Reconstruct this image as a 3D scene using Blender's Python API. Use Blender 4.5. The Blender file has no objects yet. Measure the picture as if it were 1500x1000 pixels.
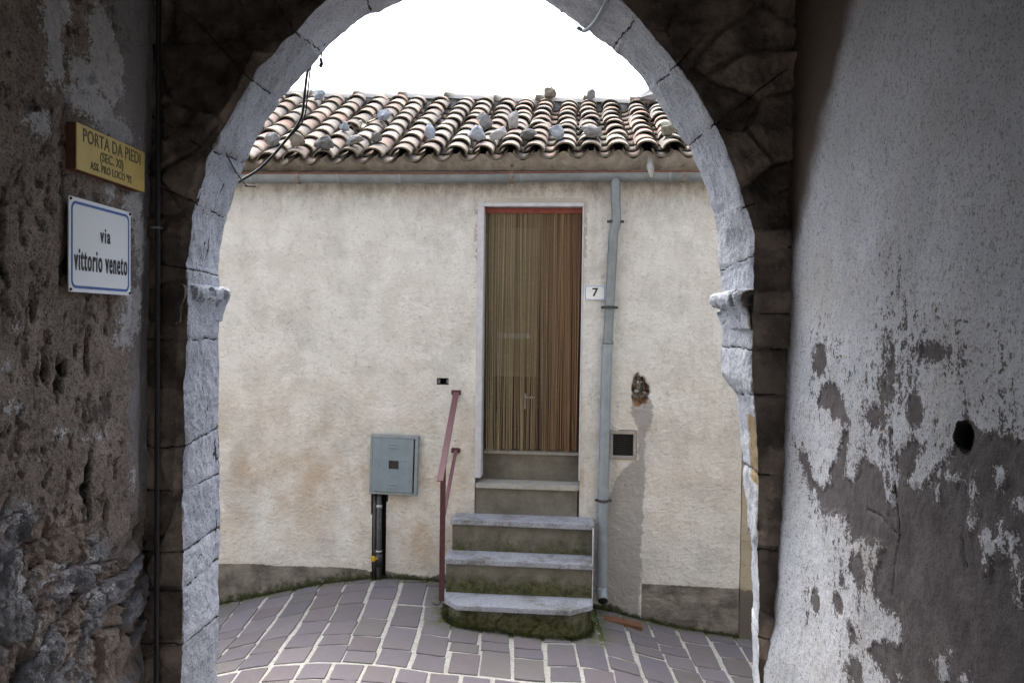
import bpy, bmesh, math, random
import numpy as np
from mathutils import Vector, Matrix, Euler, noise as mnoise
S = bpy.context.scene
R = math.radians
random.seed(7)
# ------------------------------------------------------------------ camera
cam = bpy.data.cameras.new('camera'); co = bpy.data.objects.new('camera', cam); S.collection.objects.link(co)
cam.sensor_width = 36; cam.lens = 1210/1500*36; cam.clip_start = .05; cam.clip_end = 3000
F_ = Vector((-0.00826164, 0.99965865, -0.02478577)); R_ = Vector((0.99986552, 0.00860943, 0.01395789)); U_ = Vector((-0.01416652, 0.02466712, 0.99959534))
mw = Matrix((R_, U_, -F_)).transposed().to_4x4(); mw.translation = (0, 0, 1.98); co.matrix_world = mw
S.camera = co
# ------------------------------------------------------------------ light
SUN_EL, SUN_AZ = 62, 340          # azimuth from +Y clockwise: veiled sun high beyond the house
w = bpy.data.worlds.new('World'); S.world = w; w.use_nodes = True
nt = w.node_tree; bg = nt.nodes['Background']
sky = nt.nodes.new('ShaderNodeTexSky'); sky.sky_type = 'NISHITA'; sky.sun_disc = False
sky.sun_elevation = R(SUN_EL); sky.sun_rotation = R(SUN_AZ); sky.air_density = 1.0; sky.dust_density = 6; sky.ozone_density = .6
hs = nt.nodes.new('ShaderNodeHueSaturation'); hs.inputs['Saturation'].default_value = .72; nt.links.new(sky.outputs[0], hs.inputs['Color'])   # overcast: a grey-white sky
nt.links.new(hs.outputs[0], bg.inputs[0]); bg.inputs[1].default_value = .15
sl = bpy.data.lights.new('sun', 'SUN'); so = bpy.data.objects.new('sun', sl); S.collection.objects.link(so)
sl.energy = 0.5; sl.angle = R(60); sl.color = (.95, .97, 1)
so.rotation_euler = Vector((-math.sin(R(SUN_AZ))*math.cos(R(SUN_EL)), -math.cos(R(SUN_AZ))*math.cos(R(SUN_EL)), -math.sin(R(SUN_EL)))).to_track_quat('-Z', 'Y').to_euler()
S.view_settings.view_transform = 'Standard'; S.view_settings.look = 'None'
S.view_settings.gamma = 1; S.view_settings.use_curve_mapping = False
S.view_settings.exposure = 2.42
S.cycles.max_bounces = 12; S.cycles.diffuse_bounces = 8; S.cycles.transparent_max_bounces = 16

# ------------------------------------------------------------------ numpy noise
def _h(ix, iy, iz, seed):
    h = (ix.astype(np.int64)*374761393 + iy.astype(np.int64)*668265263 + iz.astype(np.int64)*2147483647 + seed*974634777) & 0xffffffff
    h = ((h ^ (h >> 13))*1274126177) & 0xffffffff
    h = ((h ^ (h >> 16))*2246822519) & 0xffffffff
    h = h ^ (h >> 15)
    return (h & 0xffffff)/float(0xffffff)
def vnoise(x, y, z, seed=0):
    x = np.asarray(x, float); y = np.asarray(y, float)+np.zeros_like(x); z = np.asarray(z, float)+np.zeros_like(x)
    ix, iy, iz = np.floor(x), np.floor(y), np.floor(z); fx, fy, fz = x-ix, y-iy, z-iz
    fx, fy, fz = [t*t*t*(t*(t*6-15)+10) for t in (fx, fy, fz)]
    r = 0
    for a in (0, 1):
        for b in (0, 1):
            for c in (0, 1):
                r = r + _h(ix+a, iy+b, iz+c, seed)*(fx if a else 1-fx)*(fy if b else 1-fy)*(fz if c else 1-fz)
    return r*2-1
def fbm(x, y, z, scale, octv=4, seed=0, gain=.5):
    r = 0; a = 1; s = scale; t = 0
    for i in range(octv):
        r = r + a*vnoise(np.asarray(x)*s+i*7.3, np.asarray(y)*s+i*3.1, np.asarray(z)*s+i*5.7, seed+i); t += a; a *= gain; s *= 2.07
    return r/t
def worley(x, y, seed=0, jit=.9):
    ix, iy = np.floor(x), np.floor(y); f1 = np.full(x.shape, 9.); f2 = np.full(x.shape, 9.); cid = np.zeros(x.shape)
    for a in (-1, 0, 1):
        for b in (-1, 0, 1):
            cx, cy = ix+a, iy+b; z = np.zeros_like(cx)
            px = cx+.5+jit*(_h(cx, cy, z, seed)-.5); py = cy+.5+jit*(_h(cx, cy, z, seed+9)-.5)
            d = np.hypot(x-px, y-py); c = _h(cx, cy, z, seed+31)
            m = d < f1
            f2 = np.where(m, f1, np.minimum(f2, d)); cid = np.where(m, c, cid); f1 = np.where(m, d, f1)
    return f1, f2, cid
def sstep(a, b, x):
    t = np.clip((x-a)/(b-a), 0, 1); return t*t*(3-2*t)
def poly_sd(px, py, poly):                    # signed distance, positive inside
    d = np.full(px.shape, 1e9); ins = np.zeros(px.shape, bool); n = len(poly)
    for i in range(n):
        x0, y0 = poly[i]; x1, y1 = poly[(i+1) % n]; ex, ey = x1-x0, y1-y0; L = ex*ex+ey*ey+1e-12
        t = np.clip(((px-x0)*ex+(py-y0)*ey)/L, 0, 1); d = np.minimum(d, (px-x0-t*ex)**2+(py-y0-t*ey)**2)
        c = (y0 > py) != (y1 > py); xi = (x1-x0)*(py-y0)/((y1-y0) if y1 != y0 else 1e-9)+x0
        ins ^= c & (px < xi)
    return np.where(ins, np.sqrt(d), -np.sqrt(d))
def ell_sd(px, py, e):
    k = np.hypot((px-e[0])/e[2], (py-e[1])/e[3]); return (1-k)*min(e[2], e[3])
def line_d(px, py, pts):
    d = np.full(px.shape, 1e9)
    for (x0, y0), (x1, y1) in zip(pts[:-1], pts[1:]):
        ex, ey = x1-x0, y1-y0; t = np.clip(((px-x0)*ex+(py-y0)*ey)/(ex*ex+ey*ey), 0, 1)
        d = np.minimum(d, np.hypot(px-x0-t*ex, py-y0-t*ey))
    return d

# ------------------------------------------------------------------ object helpers
def link(o, parent=None):
    S.collection.objects.link(o)
    if parent: o.parent = parent
    return o
def thing(name, label, cat, loc=(0, 0, 0), rz=0, group=None, parent=None):
    o = link(bpy.data.objects.new(name, None)); o.location = loc; o.rotation_euler = (0, 0, rz)
    o.empty_display_size = .1; o['label'] = label; o['category'] = cat
    if group: o['group'] = group
    return o
def tag(o, label, cat, group=None):
    o['label'] = label; o['category'] = cat
    if group: o['group'] = group
    return o
def mesh_np(name, V, Fq, mat, parent=None, attrs=None, smooth=True):
    V = np.ascontiguousarray(V.reshape(-1, 3), dtype=np.float32); Fq = np.ascontiguousarray(Fq, dtype=np.int32)
    me = bpy.data.meshes.new(name); n, k = Fq.shape
    me.vertices.add(len(V)); me.vertices.foreach_set('co', V.ravel())
    me.loops.add(n*k); me.loops.foreach_set('vertex_index', Fq.ravel())
    me.polygons.add(n); me.polygons.foreach_set('loop_start', np.arange(0, n*k, k, dtype=np.int32))
    me.polygons.foreach_set('use_smooth', np.full(n, smooth, dtype=bool))
    me.update(calc_edges=True)
    for an, a in (attrs or {}).items():
        a = np.asarray(a, np.float32)
        if a.ndim > 1 and a.shape[-1] == 3 or (a.size == 3*len(V)):
            c = np.ones((len(V), 4), np.float32); c[:, :3] = a.reshape(-1, 3)
            at = me.attributes.new(an, 'FLOAT_COLOR', 'POINT'); at.data.foreach_set('color', c.ravel())
        else:
            at = me.attributes.new(an, 'FLOAT', 'POINT'); at.data.foreach_set('value', a.ravel())
    me.materials.append(mat); me.validate()
    return link(bpy.data.objects.new(name, me), parent)
def grid(name, P, mat, parent=None, attrs=None, hole=None, flip=False, smooth=True):
    ny, nx = P.shape[:2]; idx = np.arange(ny*nx).reshape(ny, nx)
    q = np.stack([idx[:-1, :-1], idx[:-1, 1:], idx[1:, 1:], idx[1:, :-1]], -1)
    if hole is not None: q = q[~hole]
    q = q.reshape(-1, 4)
    if flip: q = q[:, ::-1]
    return mesh_np(name, P, q, mat, parent, attrs, smooth)
def bm_obj(name, bm, mat, parent=None, smooth=False):
    me = bpy.data.meshes.new(name); bmesh.ops.recalc_face_normals(bm, faces=bm.faces); bm.to_mesh(me); bm.free()
    if smooth:
        for p in me.polygons: p.use_smooth = True
    me.materials.append(mat)
    return link(bpy.data.objects.new(name, me), parent)
def abox(bm, x0, x1, y0, y1, z0, z1, bev=0, seg=1, rot=0):
    m = Matrix.Translation(((x0+x1)/2, (y0+y1)/2, (z0+z1)/2)) @ Matrix.Rotation(rot, 4, 'Y') @ Matrix.Diagonal((x1-x0, y1-y0, z1-z0, 1))
    g = bmesh.ops.create_cube(bm, size=1, matrix=m)
    if bev:
        es = list({e for v in g['verts'] for e in v.link_edges})
        bmesh.ops.bevel(bm, geom=es, offset=bev, segments=seg, affect='EDGES', clamp_overlap=True)
def box(name, x0, x1, y0, y1, z0, z1, mat, parent=None, bev=.002, seg=1):
    bm = bmesh.new(); abox(bm, x0, x1, y0, y1, z0, z1, bev, seg); return bm_obj(name, bm, mat, parent)
def prism(name, pts, z0, z1, mat, parent=None, bev=.003):
    bm = bmesh.new(); f = bm.faces.new([bm.verts.new((x, y, z0)) for x, y in pts])
    r = bmesh.ops.extrude_face_region(bm, geom=[f]); bmesh.ops.translate(bm, verts=[v for v in r['geom'] if isinstance(v, bmesh.types.BMVert)], vec=(0, 0, z1-z0))
    bmesh.ops.bevel(bm, geom=bm.edges[:], offset=bev, segments=2, affect='EDGES', clamp_overlap=True)
    return bm_obj(name, bm, mat, parent)
def tube_np(path, r, seg=10, cap=True):
    P = [Vector(p) for p in path]; n = len(P); V = []; up = Vector((0, 0, 1))
    t0 = (P[1]-P[0]).normalized(); a = t0.cross(up)
    if a.length < .2: a = t0.cross(Vector((1, 0, 0)))
    a.normalize()
    for i in range(n):
        t = (P[min(i+1, n-1)]-P[max(i-1, 0)]).normalized(); a = (a-t*a.dot(t)).normalized(); b = t.cross(a)
        rr = r[i] if isinstance(r, (list, tuple)) else r
        for k in range(seg):
            th = 2*math.pi*k/seg; V.append(P[i]+(a*math.cos(th)+b*math.sin(th))*rr)
    Fc = [(i*seg+k, i*seg+(k+1) % seg, (i+1)*seg+(k+1) % seg, (i+1)*seg+k) for i in range(n-1) for k in range(seg)]
    return V, Fc
def tube(name, path, r, mat, parent=None, seg=10, cap=True):
    V, Fc = tube_np(path, r, seg); bm = bmesh.new(); vs = [bm.verts.new(v) for v in V]
    for f in Fc: bm.faces.new([vs[i] for i in f])
    if cap: bm.faces.new(vs[:seg]); bm.faces.new(vs[-seg:])
    o = bm_obj(name, bm, mat, parent, True)
    return o
def smooth_path(pts, sub=6):
    out = []; P = [Vector(p) for p in pts]; P = [P[0]*2-P[1]]+P+[P[-1]*2-P[-2]]
    for i in range(1, len(P)-2):
        for k in range(sub):
            t = k/sub; a, b, c, d = P[i-1:i+3]
            out.append(.5*((2*b)+(c-a)*t+(2*a-5*b+4*c-d)*t*t+(3*b-a-3*c+d)*t**3))
    out.append(P[-2]); return out
def rock(name, size, seed, mat, cuts=17):
    rnd = random.Random(seed); bm = bmesh.new()
    for i in range(cuts):
        v = Vector((rnd.gauss(0, 1), rnd.gauss(0, 1), rnd.gauss(0, 1))).normalized()*rnd.uniform(.82, 1.08)
        bm.verts.new((v.x*size[0]/2, v.y*size[1]/2, v.z*size[2]/2))
    r = bmesh.ops.convex_hull(bm, input=bm.verts[:]); bmesh.ops.delete(bm, geom=[v for v in bm.verts if not v.link_faces], context='VERTS')
    bmesh.ops.bevel(bm, geom=bm.edges[:], offset=min(size)*.05, segments=1, affect='EDGES', clamp_overlap=True)
    bmesh.ops.triangulate(bm, faces=bm.faces[:]); bmesh.ops.subdivide_edges(bm, edges=bm.edges[:], cuts=2, use_grid_fill=True)
    for v in bm.verts: v.co += v.co.normalized()*mnoise.noise(v.co*45+Vector((seed, 0, 0)))*min(size)*.07
    return bm_obj(name, bm, mat)

# ------------------------------------------------------------------ material helpers
class Mt:
    def __init__(s, name):
        s.m = bpy.data.materials.new(name); s.m.use_nodes = True; s.t = s.m.node_tree; s.b = s.t.nodes['Principled BSDF']
        s.oc = s.t.nodes.new('ShaderNodeTexCoord').outputs['Object']
    def nd(s, typ, props=None, **ins):
        n = s.t.nodes.new(typ)
        for k, v in (props or {}).items(): setattr(n, k, v)
        for k, v in ins.items():
            key = int(k[1:]) if k[0] == 'i' and k[1:].isdigit() else k.replace('_', ' ')
            s.put(n.inputs[key], v)
        return n
    def put(s, sock, v):
        if isinstance(v, bpy.types.NodeSocket): s.t.links.new(v, sock)
        elif isinstance(v, (tuple, list)) and len(v) == 3 and sock.type == 'RGBA': sock.default_value = (*v, 1)
        else: sock.default_value = v
    def vec(s, sx=1, sy=1, sz=1, rot=(0, 0, 0)):
        return s.nd('ShaderNodeMapping', Vector=s.oc, Scale=(sx, sy, sz), Rotation=rot).outputs[0]
    def noise(s, sc, det=5, ro=.55, v=None, dist=0, w=None):
        return s.nd('ShaderNodeTexNoise', Vector=v or s.oc, Scale=sc, Detail=det, Roughness=ro, Distortion=dist).outputs['Fac']
    def vor(s, sc, feature='F1', v=None, out='Distance', rnd=1):
        return s.nd('ShaderNodeTexVoronoi', {'feature': feature}, Vector=v or s.oc, Scale=sc, Randomness=rnd).outputs[out]
    def mth(s, op, a, b=0., c=None, clamp=False):
        n = s.nd('ShaderNodeMath', {'operation': op, 'use_clamp': clamp}, i0=a, i1=b)
        if c is not None: s.put(n.inputs[2], c)
        return n.outputs[0]
    def rng(s, v, a, b, lo=0., hi=1., sm=True):
        return s.nd('ShaderNodeMapRange', {'interpolation_type': 'SMOOTHSTEP' if sm else 'LINEAR'}, Value=v, i1=a, i2=b, i3=lo, i4=hi).outputs[0]
    def mix(s, f, a, b, mode='MIX'):
        n = s.t.nodes.new('ShaderNodeMix'); n.data_type = 'RGBA'; n.blend_type = mode
        s.put(n.inputs[0], f); s.put(n.inputs[6], a); s.put(n.inputs[7], b); return n.outputs[2]
    def attr(s, name, out='Fac'):
        return s.nd('ShaderNodeAttribute', {'attribute_name': name}).outputs[out]
    def sep(s, c):
        n = s.nd('ShaderNodeSeparateColor', Color=c); return n.outputs[0], n.outputs[1], n.outputs[2]
    def bump(s, h, st=.5, d=.01, nrm=None):
        n = s.nd('ShaderNodeBump', Height=h, Strength=st, Distance=d)
        if nrm: s.put(n.inputs['Normal'], nrm)
        return n.outputs[0]
    def done(s, col, rough=.9, nrm=None, metal=0, spec=.3):
        s.put(s.b.inputs['Base Color'], col); s.put(s.b.inputs['Roughness'], rough); s.put(s.b.inputs['Metallic'], metal)
        s.b.inputs['Specular IOR Level'].default_value = spec
        if nrm: s.put(s.b.inputs['Normal'], nrm)
        return s.m
def simple(name, c1, c2=None, sc=20, rough=.6, metal=0, bump=.2, bd=.003, spec=.4, bsc=None):
    m = Mt(name); n = m.noise(sc, 6, .65); c = m.mix(m.rng(n, .35, .65), c1, c2 or c1)
    nb = m.noise(bsc or sc*4, 4); return m.done(c, m.rng(n, .3, .7, rough-.08, rough+.08), m.bump(nb, bump, bd), metal, spec)

def mat_house_wall():
    m = Mt('house_plaster'); A = m.attr('A', 'Color'); B = m.attr('B', 'Color')
    dado, cement, moss = m.sep(A); tan, crater, dirt_tone = m.sep(B)
    n1 = m.noise(1.3, 5, .6); n2 = m.noise(6, 6, .62); n3 = m.noise(38, 6, .7); n4 = m.noise(160, 3, .6); n5 = m.noise(13, 6, .75, m.vec(1, 1, .45))
    c = m.mix(m.rng(n2, .3, .72), (0.504, 0.487, 0.437), (0.608, 0.598, 0.559))
    c = m.mix(m.rng(n1, .42, .68, 0, .6), c, (0.577, 0.590, 0.562))
    tf = m.mth('MULTIPLY', tan, m.rng(m.noise(3.2, 5, .6), .36, .66))
    c = m.mix(m.mth('MULTIPLY', tf, .75), c, (0.366, 0.267, 0.168))
    c = m.mix(m.rng(m.noise(2.4, 6, .72), .48, .62, 0, .30), c, (.27, .265, .24)); c = m.mix(m.rng(n5, .52, .7, 0, .28), c, (0.287, 0.270, 0.230))
    c = m.mix(m.rng(n3, .54, .66, 0, .45), c, (0.270, 0.247, 0.199))
    sf = m.mth('MULTIPLY', dirt_tone, m.rng(m.mth('ADD', n5, m.mth('MULTIPLY', n2, .6)), .5, 1.0))
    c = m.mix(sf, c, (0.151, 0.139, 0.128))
    cf = m.rng(m.mth('ADD', cement, m.mth('MULTIPLY', m.mth('SUBTRACT', m.noise(10, 6, .75), .5), 2.2)), .35, .7, 0, .85)
    c = m.mix(cf, c, m.mix(n2, (0.199, 0.195, 0.187), (0.294, 0.287, 0.267)))
    df = m.rng(m.mth('ADD', dado, m.mth('MULTIPLY', m.mth('SUBTRACT', n3, .5), .5)), .42, .58)
    c = m.mix(df, c, m.mix(m.rng(n2, .35, .65), (0.104, 0.095, 0.084), (0.214, 0.199, 0.170)))
    kf = m.rng(crater, .25, .6)
    zz_ = m.nd('ShaderNodeSeparateXYZ', Vector=m.oc).outputs[2]; kc = m.mix(m.rng(m.noise(22, 3), .4, .6), (.045, .04, .035), (.21, .185, .155)); kc = m.mix(m.rng(zz_, 1.43, 1.38, 0, .85), kc, (.36, .21, .11))
    c = m.mix(kf, c, kc)
    mf = m.rng(m.mth('ADD', moss, m.mth('MULTIPLY', m.mth('SUBTRACT', m.noise(19, 6, .75), .5), 2.2)), .45, 1.0)
    c = m.mix(mf, c, m.mix(m.rng(n3, .35, .65), (.022, .026, .012), (.055, .062, .026)))
    h = m.mth('ADD', m.mth('MULTIPLY', n3, 1.0), m.mth('MULTIPLY', n4, .35))
    tr = m.noise(26, 5, .6, m.vec(1, 1, 1.25), .8)
    nb = m.bump(h, .75, .008); nb = m.bump(tr, .6, .018, nb)
    return m.done(c, .95, nb, 0, .15)

def mat_tile():
    m = Mt('old_roof_tile'); t = m.attr('tint', 'Color'); lip = m.attr('lip')
    n1 = m.noise(14, 6, .7); n2 = m.noise(70, 4, .7)
    c = m.mix(m.rng(n1, .45, .7, 0, .35), t, (.30, .27, .22))
    c = m.mix(m.rng(n2, .58, .75, 0, .45), c, (.14, .12, .09))
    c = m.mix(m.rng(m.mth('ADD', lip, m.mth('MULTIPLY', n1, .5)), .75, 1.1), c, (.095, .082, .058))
    c = m.mix(m.rng(m.noise(9, 5, .7), .62, .72, 0, .7), c, (.10, .11, .05))
    return m.done(c, .9, m.bump(n2, .4, .004), 0, .2)

def mat_paver():
    m = Mt('porphyry_paver'); t = m.attr('tint', 'Color'); n1 = m.noise(30, 6, .7); n2 = m.noise(5, 4)
    c = m.mix(m.rng(n1, .35, .75, 0, .5), t, (0.156, 0.140, 0.158)); c = m.mix(m.rng(n2, .5, .7, 0, .3), c, (0.125, 0.112, 0.090))
    c = m.mix(m.rng(m.noise(240, 2), .62, .7, 0, .6), c, (0.273, 0.256, 0.288))
    gm = m.mth('MULTIPLY', m.attr('moss'), m.rng(m.noise(18, 6, .7), .4, .6))
    c = m.mix(gm, c, (.07, .085, .025))
    return m.done(c, m.rng(n1, .3, .7, .55, .75), m.bump(m.noise(90, 5, .7), .35, .004), 0, .35)
def mat_mortar():
    m = Mt('paving_mortar'); n = m.noise(40, 6, .7); c = m.mix(m.rng(n, .3, .7), (0.268, 0.268, 0.238), (0.417, 0.417, 0.388))
    c = m.mix(m.rng(m.noise(3, 4), .5, .7, 0, .4), c, (0.201, 0.209, 0.149))
    gm = m.mth('MULTIPLY', m.attr('moss'), m.rng(m.noise(14, 6, .7), .3, .5)); c = m.mix(gm, c, (.06, .08, .02))
    return m.done(c, .95, m.bump(n, .5, .006), 0, .1)

def mat_arch():
    m = Mt('arch_stone_limewashed'); A = m.attr('A', 'Color'); lime, crack_dark, dark = m.sep(A)
    n1 = m.noise(7, 6, .6); n2 = m.noise(45, 6, .75); n3 = m.noise(170, 3, .7); st = m.noise(28, 6, .7, m.vec(1, 1, .35))
    stone = m.mix(m.rng(n1, .35, .68), (0.106, 0.088, 0.076), (0.293, 0.239, 0.194)); stone = m.mix(m.rng(n2, .55, .75, 0, .5), stone, (0.398, 0.353, 0.310))
    lm = m.mix(m.rng(n1, .35, .7), (0.417, 0.453, 0.514), (0.549, 0.593, 0.653)); lm = m.mix(m.rng(n2, .53, .66, 0, .65), lm, (0.229, 0.243, 0.266))
    lm = m.mix(m.rng(n3, .55, .63, 0, .75), lm, (0.115, 0.115, 0.130))
    lf = m.rng(m.mth('ADD', lime, m.mth('MULTIPLY', m.mth('SUBTRACT', n2, .5), .7)), .4, .6)
    lm = m.mix(1.0, lm, m.attr('tone', 'Color'), 'MULTIPLY')
    stone = m.mix(1.0, stone, m.attr('tone', 'Color'), 'MULTIPLY')
    c = m.mix(lf, stone, lm)
    c = m.mix(m.rng(m.mth('ADD', crack_dark, m.mth('MULTIPLY', m.mth('SUBTRACT', st, .5), 1.4)), .5, .72), c, (.05, .045, .04))
    c = m.mix(m.rng(m.mth('ADD', dark, m.mth('MULTIPLY', m.mth('SUBTRACT', n2, .5), .8)), .4, .7), c, (.23, .18, .11))
    return m.done(c, .95, m.bump(n1, .5, .03, m.bump(m.mth('ADD', n2, m.mth('MULTIPLY', n3, .5)), 1.0, .010)), 0, .15)

def mat_right_wall():
    m = Mt('flaking_whitewash'); A = m.attr('A', 'Color'); peel, dirt_tone, crack_dark = m.sep(A)
    n0 = m.noise(2.2, 5, .6); n1 = m.noise(9, 6, .65); n2 = m.noise(42, 6, .75); n3 = m.noise(150, 4, .7)
    stk = m.noise(14, 6, .75, m.vec(1, 1, .25))
    wc = m.mix(m.rng(n1, .3, .7), (0.506, 0.540, 0.589), (0.649, 0.688, 0.736)); wc = m.mix(m.rng(m.noise(4.5, 6, .7), .42, .62, 0, .35), wc, (0.298, 0.303, 0.301)); wc = m.mix(m.rng(m.noise(52, 3, .6), .60, .68, 0, .4), wc, (0.132, 0.130, 0.133)); wc = m.mix(m.rng(n0, .5, .72, 0, .5), wc, (0.446, 0.434, 0.400))
    wc = m.mix(m.rng(n3, .545, .62, 0, .75), wc, (0.162, 0.154, 0.151)); wc = m.mix(m.rng(n2, .55, .66, 0, .55), wc, (0.243, 0.239, 0.237))
    bc = m.mix(m.rng(n1, .3, .7), (0.090, 0.083, 0.084), (0.151, 0.141, 0.143)); bc = m.mix(m.rng(n3, .54, .64, 0, .5), bc, (0.043, 0.039, 0.042))
    p = m.mth('ADD', peel, m.mth('MULTIPLY', m.mth('SUBTRACT', n2, .5), 1.0)); p = m.mth('ADD', p, m.mth('MULTIPLY', m.mth('SUBTRACT', stk, .5), .8))
    p = m.mth('ADD', m.mth('ADD', p, .075), m.mth('MULTIPLY', m.mth('SUBTRACT', n3, .5), .6))
    pf = m.rng(p, .49, .52)
    sf = m.rng(m.mth('ADD', dirt_tone, m.mth('MULTIPLY', m.mth('SUBTRACT', n1, .5), .6)), .1, 1.1)
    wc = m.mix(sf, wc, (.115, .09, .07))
    rim = m.mth('MULTIPLY', m.rng(p, .45, .49), .45); wc = m.mix(rim, wc, (.34, .30, .255))
    c = m.mix(pf, wc, bc)
    c = m.mix(m.rng(m.mth('ADD', crack_dark, m.mth('MULTIPLY', m.mth('SUBTRACT', n2, .5), .7)), .6, .8), c, (.025, .02, .018))  # near black for cracks and for the painted shade inside the hole
    nb = m.bump(m.mth('ADD', m.mth('MULTIPLY', pf, -1.6), m.mth('MULTIPLY', n3, .8)), .6, .005); nb = m.bump(n2, .35, .012, nb)
    return m.done(c, .9, nb, 0, .2)

def mat_left_wall():
    m = Mt('crumbling_plaster'); A = m.attr('A', 'Color'); B = m.attr('B', 'Color'); flake, rub, blue = m.sep(A); pit, cid, _z = m.sep(B)
    n1 = m.noise(8, 6, .65); n2 = m.noise(40, 6, .75); n3 = m.noise(140, 4, .7)
    c = m.mix(m.rng(n1, .3, .7), (0.209, 0.167, 0.139), (0.455, 0.380, 0.329)); c = m.mix(m.rng(n2, .35, .7, 0, .6), c, (0.514, 0.442, 0.385)); c = m.mix(m.rng(m.noise(85, 5, .7), .54, .62, 0, .7), c, (0.085, 0.068, 0.059)); c = m.mix(m.rng(n3, .53, .62, 0, .65), c, (0.072, 0.060, 0.049))
    st = m.mix(cid, (0.317, 0.271, 0.250), (0.736, 0.540, 0.373)); st = m.mix(m.rng(cid, .3, .7), st, (0.367, 0.367, 0.385)); st = m.mix(m.rng(n2, .4, .7, 0, .7), st, (0.196, 0.177, 0.164))
    c = m.mix(m.rng(rub, .3, .7), c, st)
    c = m.mix(m.rng(m.mth('ADD', blue, m.mth('MULTIPLY', m.mth('SUBTRACT', n2, .5), 1.2)), .3, 1.0, 0, .75), c, (.42, .42, .44))  # bluish light near the arch painted into the plaster colour
    fl = m.mth('ADD', flake, m.mth('ADD', m.mth('MULTIPLY', m.mth('SUBTRACT', n2, .5), 1.5), m.mth('MULTIPLY', m.mth('SUBTRACT', n3, .5), 1.6))); fl = m.mth('ADD', fl, m.mth('MULTIPLY', m.mth('SUBTRACT', m.noise(22, 5, .7, m.vec(1, 1, .4)), .5), .6))
    ff = m.rng(fl, .49, .53)
    c = m.mix(ff, c, m.mix(m.rng(n2, .3, .7), (.60, .60, .61), (.80, .80, .81)))
    c = m.mix(m.rng(pit, .3, .8), c, (.018, .015, .013))
    nb = m.bump(m.mth('ADD', m.mth('MULTIPLY', ff, .6), n3), 1.0, .010); nb = m.bump(n2, .9, .022, nb)
    return m.done(c, .92, nb, 0, .25)

M = {}
M['house'] = mat_house_wall(); M['tile'] = mat_tile(); M['paver'] = mat_paver(); M['mortar'] = mat_mortar(); M['arch'] = mat_arch(); M['rwall'] = mat_right_wall(); M['lwall'] = mat_left_wall()
M['deck'] = simple('roof_deck', (.05, .04, .03), (.08, .06, .05), 10, .95)
M['granite'] = None
def mat_granite():
    m = Mt('grey_granite'); n = m.noise(130, 3, .8); n1 = m.noise(7, 5); c = m.mix(m.rng(n, .35, .65), (0.159, 0.170, 0.195), (0.366, 0.385, 0.424)); c = m.mix(m.rng(m.noise(200, 2), .60, .68), c, (0.056, 0.058, 0.067))
    c = m.mix(m.rng(n1, .45, .7, 0, .45), c, (0.201, 0.209, 0.208)); st = m.mth('ADD', m.noise(4, 6, .75), m.mth('MULTIPLY', m.noise(26, 5, .7), .4)); c = m.mix(m.rng(st, .66, .88, 0, .75), c, (.085, .085, .06)); return m.done(c, m.rng(n1, .3, .7, .5, .7), m.bump(n, .15, .002), 0, .4)
def mat_riser(name, z0, amt):
    m = Mt(name); n = m.noise(5, 6, .65); n2 = m.noise(30, 6, .7); x, y, z = [m.nd('ShaderNodeSeparateXYZ', Vector=m.oc).outputs[i] for i in range(3)]
    c = m.mix(m.rng(n, .3, .7), (0.109, 0.100, 0.081), (0.177, 0.166, 0.140)); c = m.mix(m.rng(n2, .55, .75, 0, .5), c, (0.068, 0.064, 0.047))
    mo = m.mth('ADD', m.rng(z, z0-.04, z0+.24, amt, 0., False), m.mth('MULTIPLY', m.mth('SUBTRACT', m.noise(9, 7, .78), .5), 1.9))
    c = m.mix(m.rng(mo, .3, .95, 0, .9), c, m.mix(m.rng(n2, .35, .65), (.022, .028, .010), (.085, .085, .035))); return m.done(c, .95, m.bump(n2, .5, .006), 0, .15)
M['granite'] = mat_granite()
M['marble'] = simple('worn_stone_tread', (0.253, 0.247, 0.215), (0.329, 0.323, 0.290), 18, .6)
M['white_paint'] = simple('white_lime_trim', (0.383, 0.383, 0.395), (0.461, 0.461, 0.474), 14, .7, bump=.4)
M['zinc'] = simple('galvanised_gutter', (0.144, 0.168, 0.174), (0.205, 0.229, 0.236), 9, .5, .35, .1)
M['zinc_light'] = simple('galvanised_pipe', (.19, .225, .245), (.25, .285, .305), 11, .5, .3, .1)
M['rust'] = simple('rusty_edge', (.10, .04, .03), (.17, .075, .055), 30, .8)
M['dark'] = simple('dark_void', (.012, .011, .010), (.02, .018, .016), 10, .9)
M['box_paint'] = simple('blue_grey_paint', (0.150, 0.198, 0.227), (0.179, 0.226, 0.253), 12, .45, .1, .08, .001)
M['box_frame'] = simple('grey_frame_paint', (0.223, 0.256, 0.265), (0.175, 0.204, 0.213), 25, .55, .1, .2)
M['red_paint'] = simple('faded_red_paint', (0.049, 0.011, 0.014), (0.068, 0.023, 0.025), 30, .55, 0, .2)
M['pink_paint'] = simple('pale_red_paint', (0.094, 0.034, 0.040), (0.115, 0.050, 0.056), 25, .5, 0, .2)  # lighter red for the top bar and brace
M['black'] = simple('black_plastic', (.012, .012, .013), (.02, .02, .022), 30, .45)
M['black_pipe'] = simple('tarred_pipe', (.022, .022, .022), (.05, .05, .048), 30, .45)
M['yellow_plastic'] = simple('yellow_plastic', (0.422, 0.272, 0.014), (0.462, 0.313, 0.020), 30, .45)
M['steel'] = simple('dull_steel', (.25, .25, .24), (.4, .4, .38), 40, .45, .7)
M['wood'] = simple('brown_door_wood', (0.030, 0.013, 0.005), (0.046, 0.021, 0.009), 8, .6)
M['sign_white'] = simple('enamel_white', (.80, .86, .90), (.81, .87, .91), 6, .35, 0, .02, .001)
M['sign_blue'] = simple('enamel_blue', (.05, .13, .38), (.06, .15, .42), 20, .35, 0, .03, .001)
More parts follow.
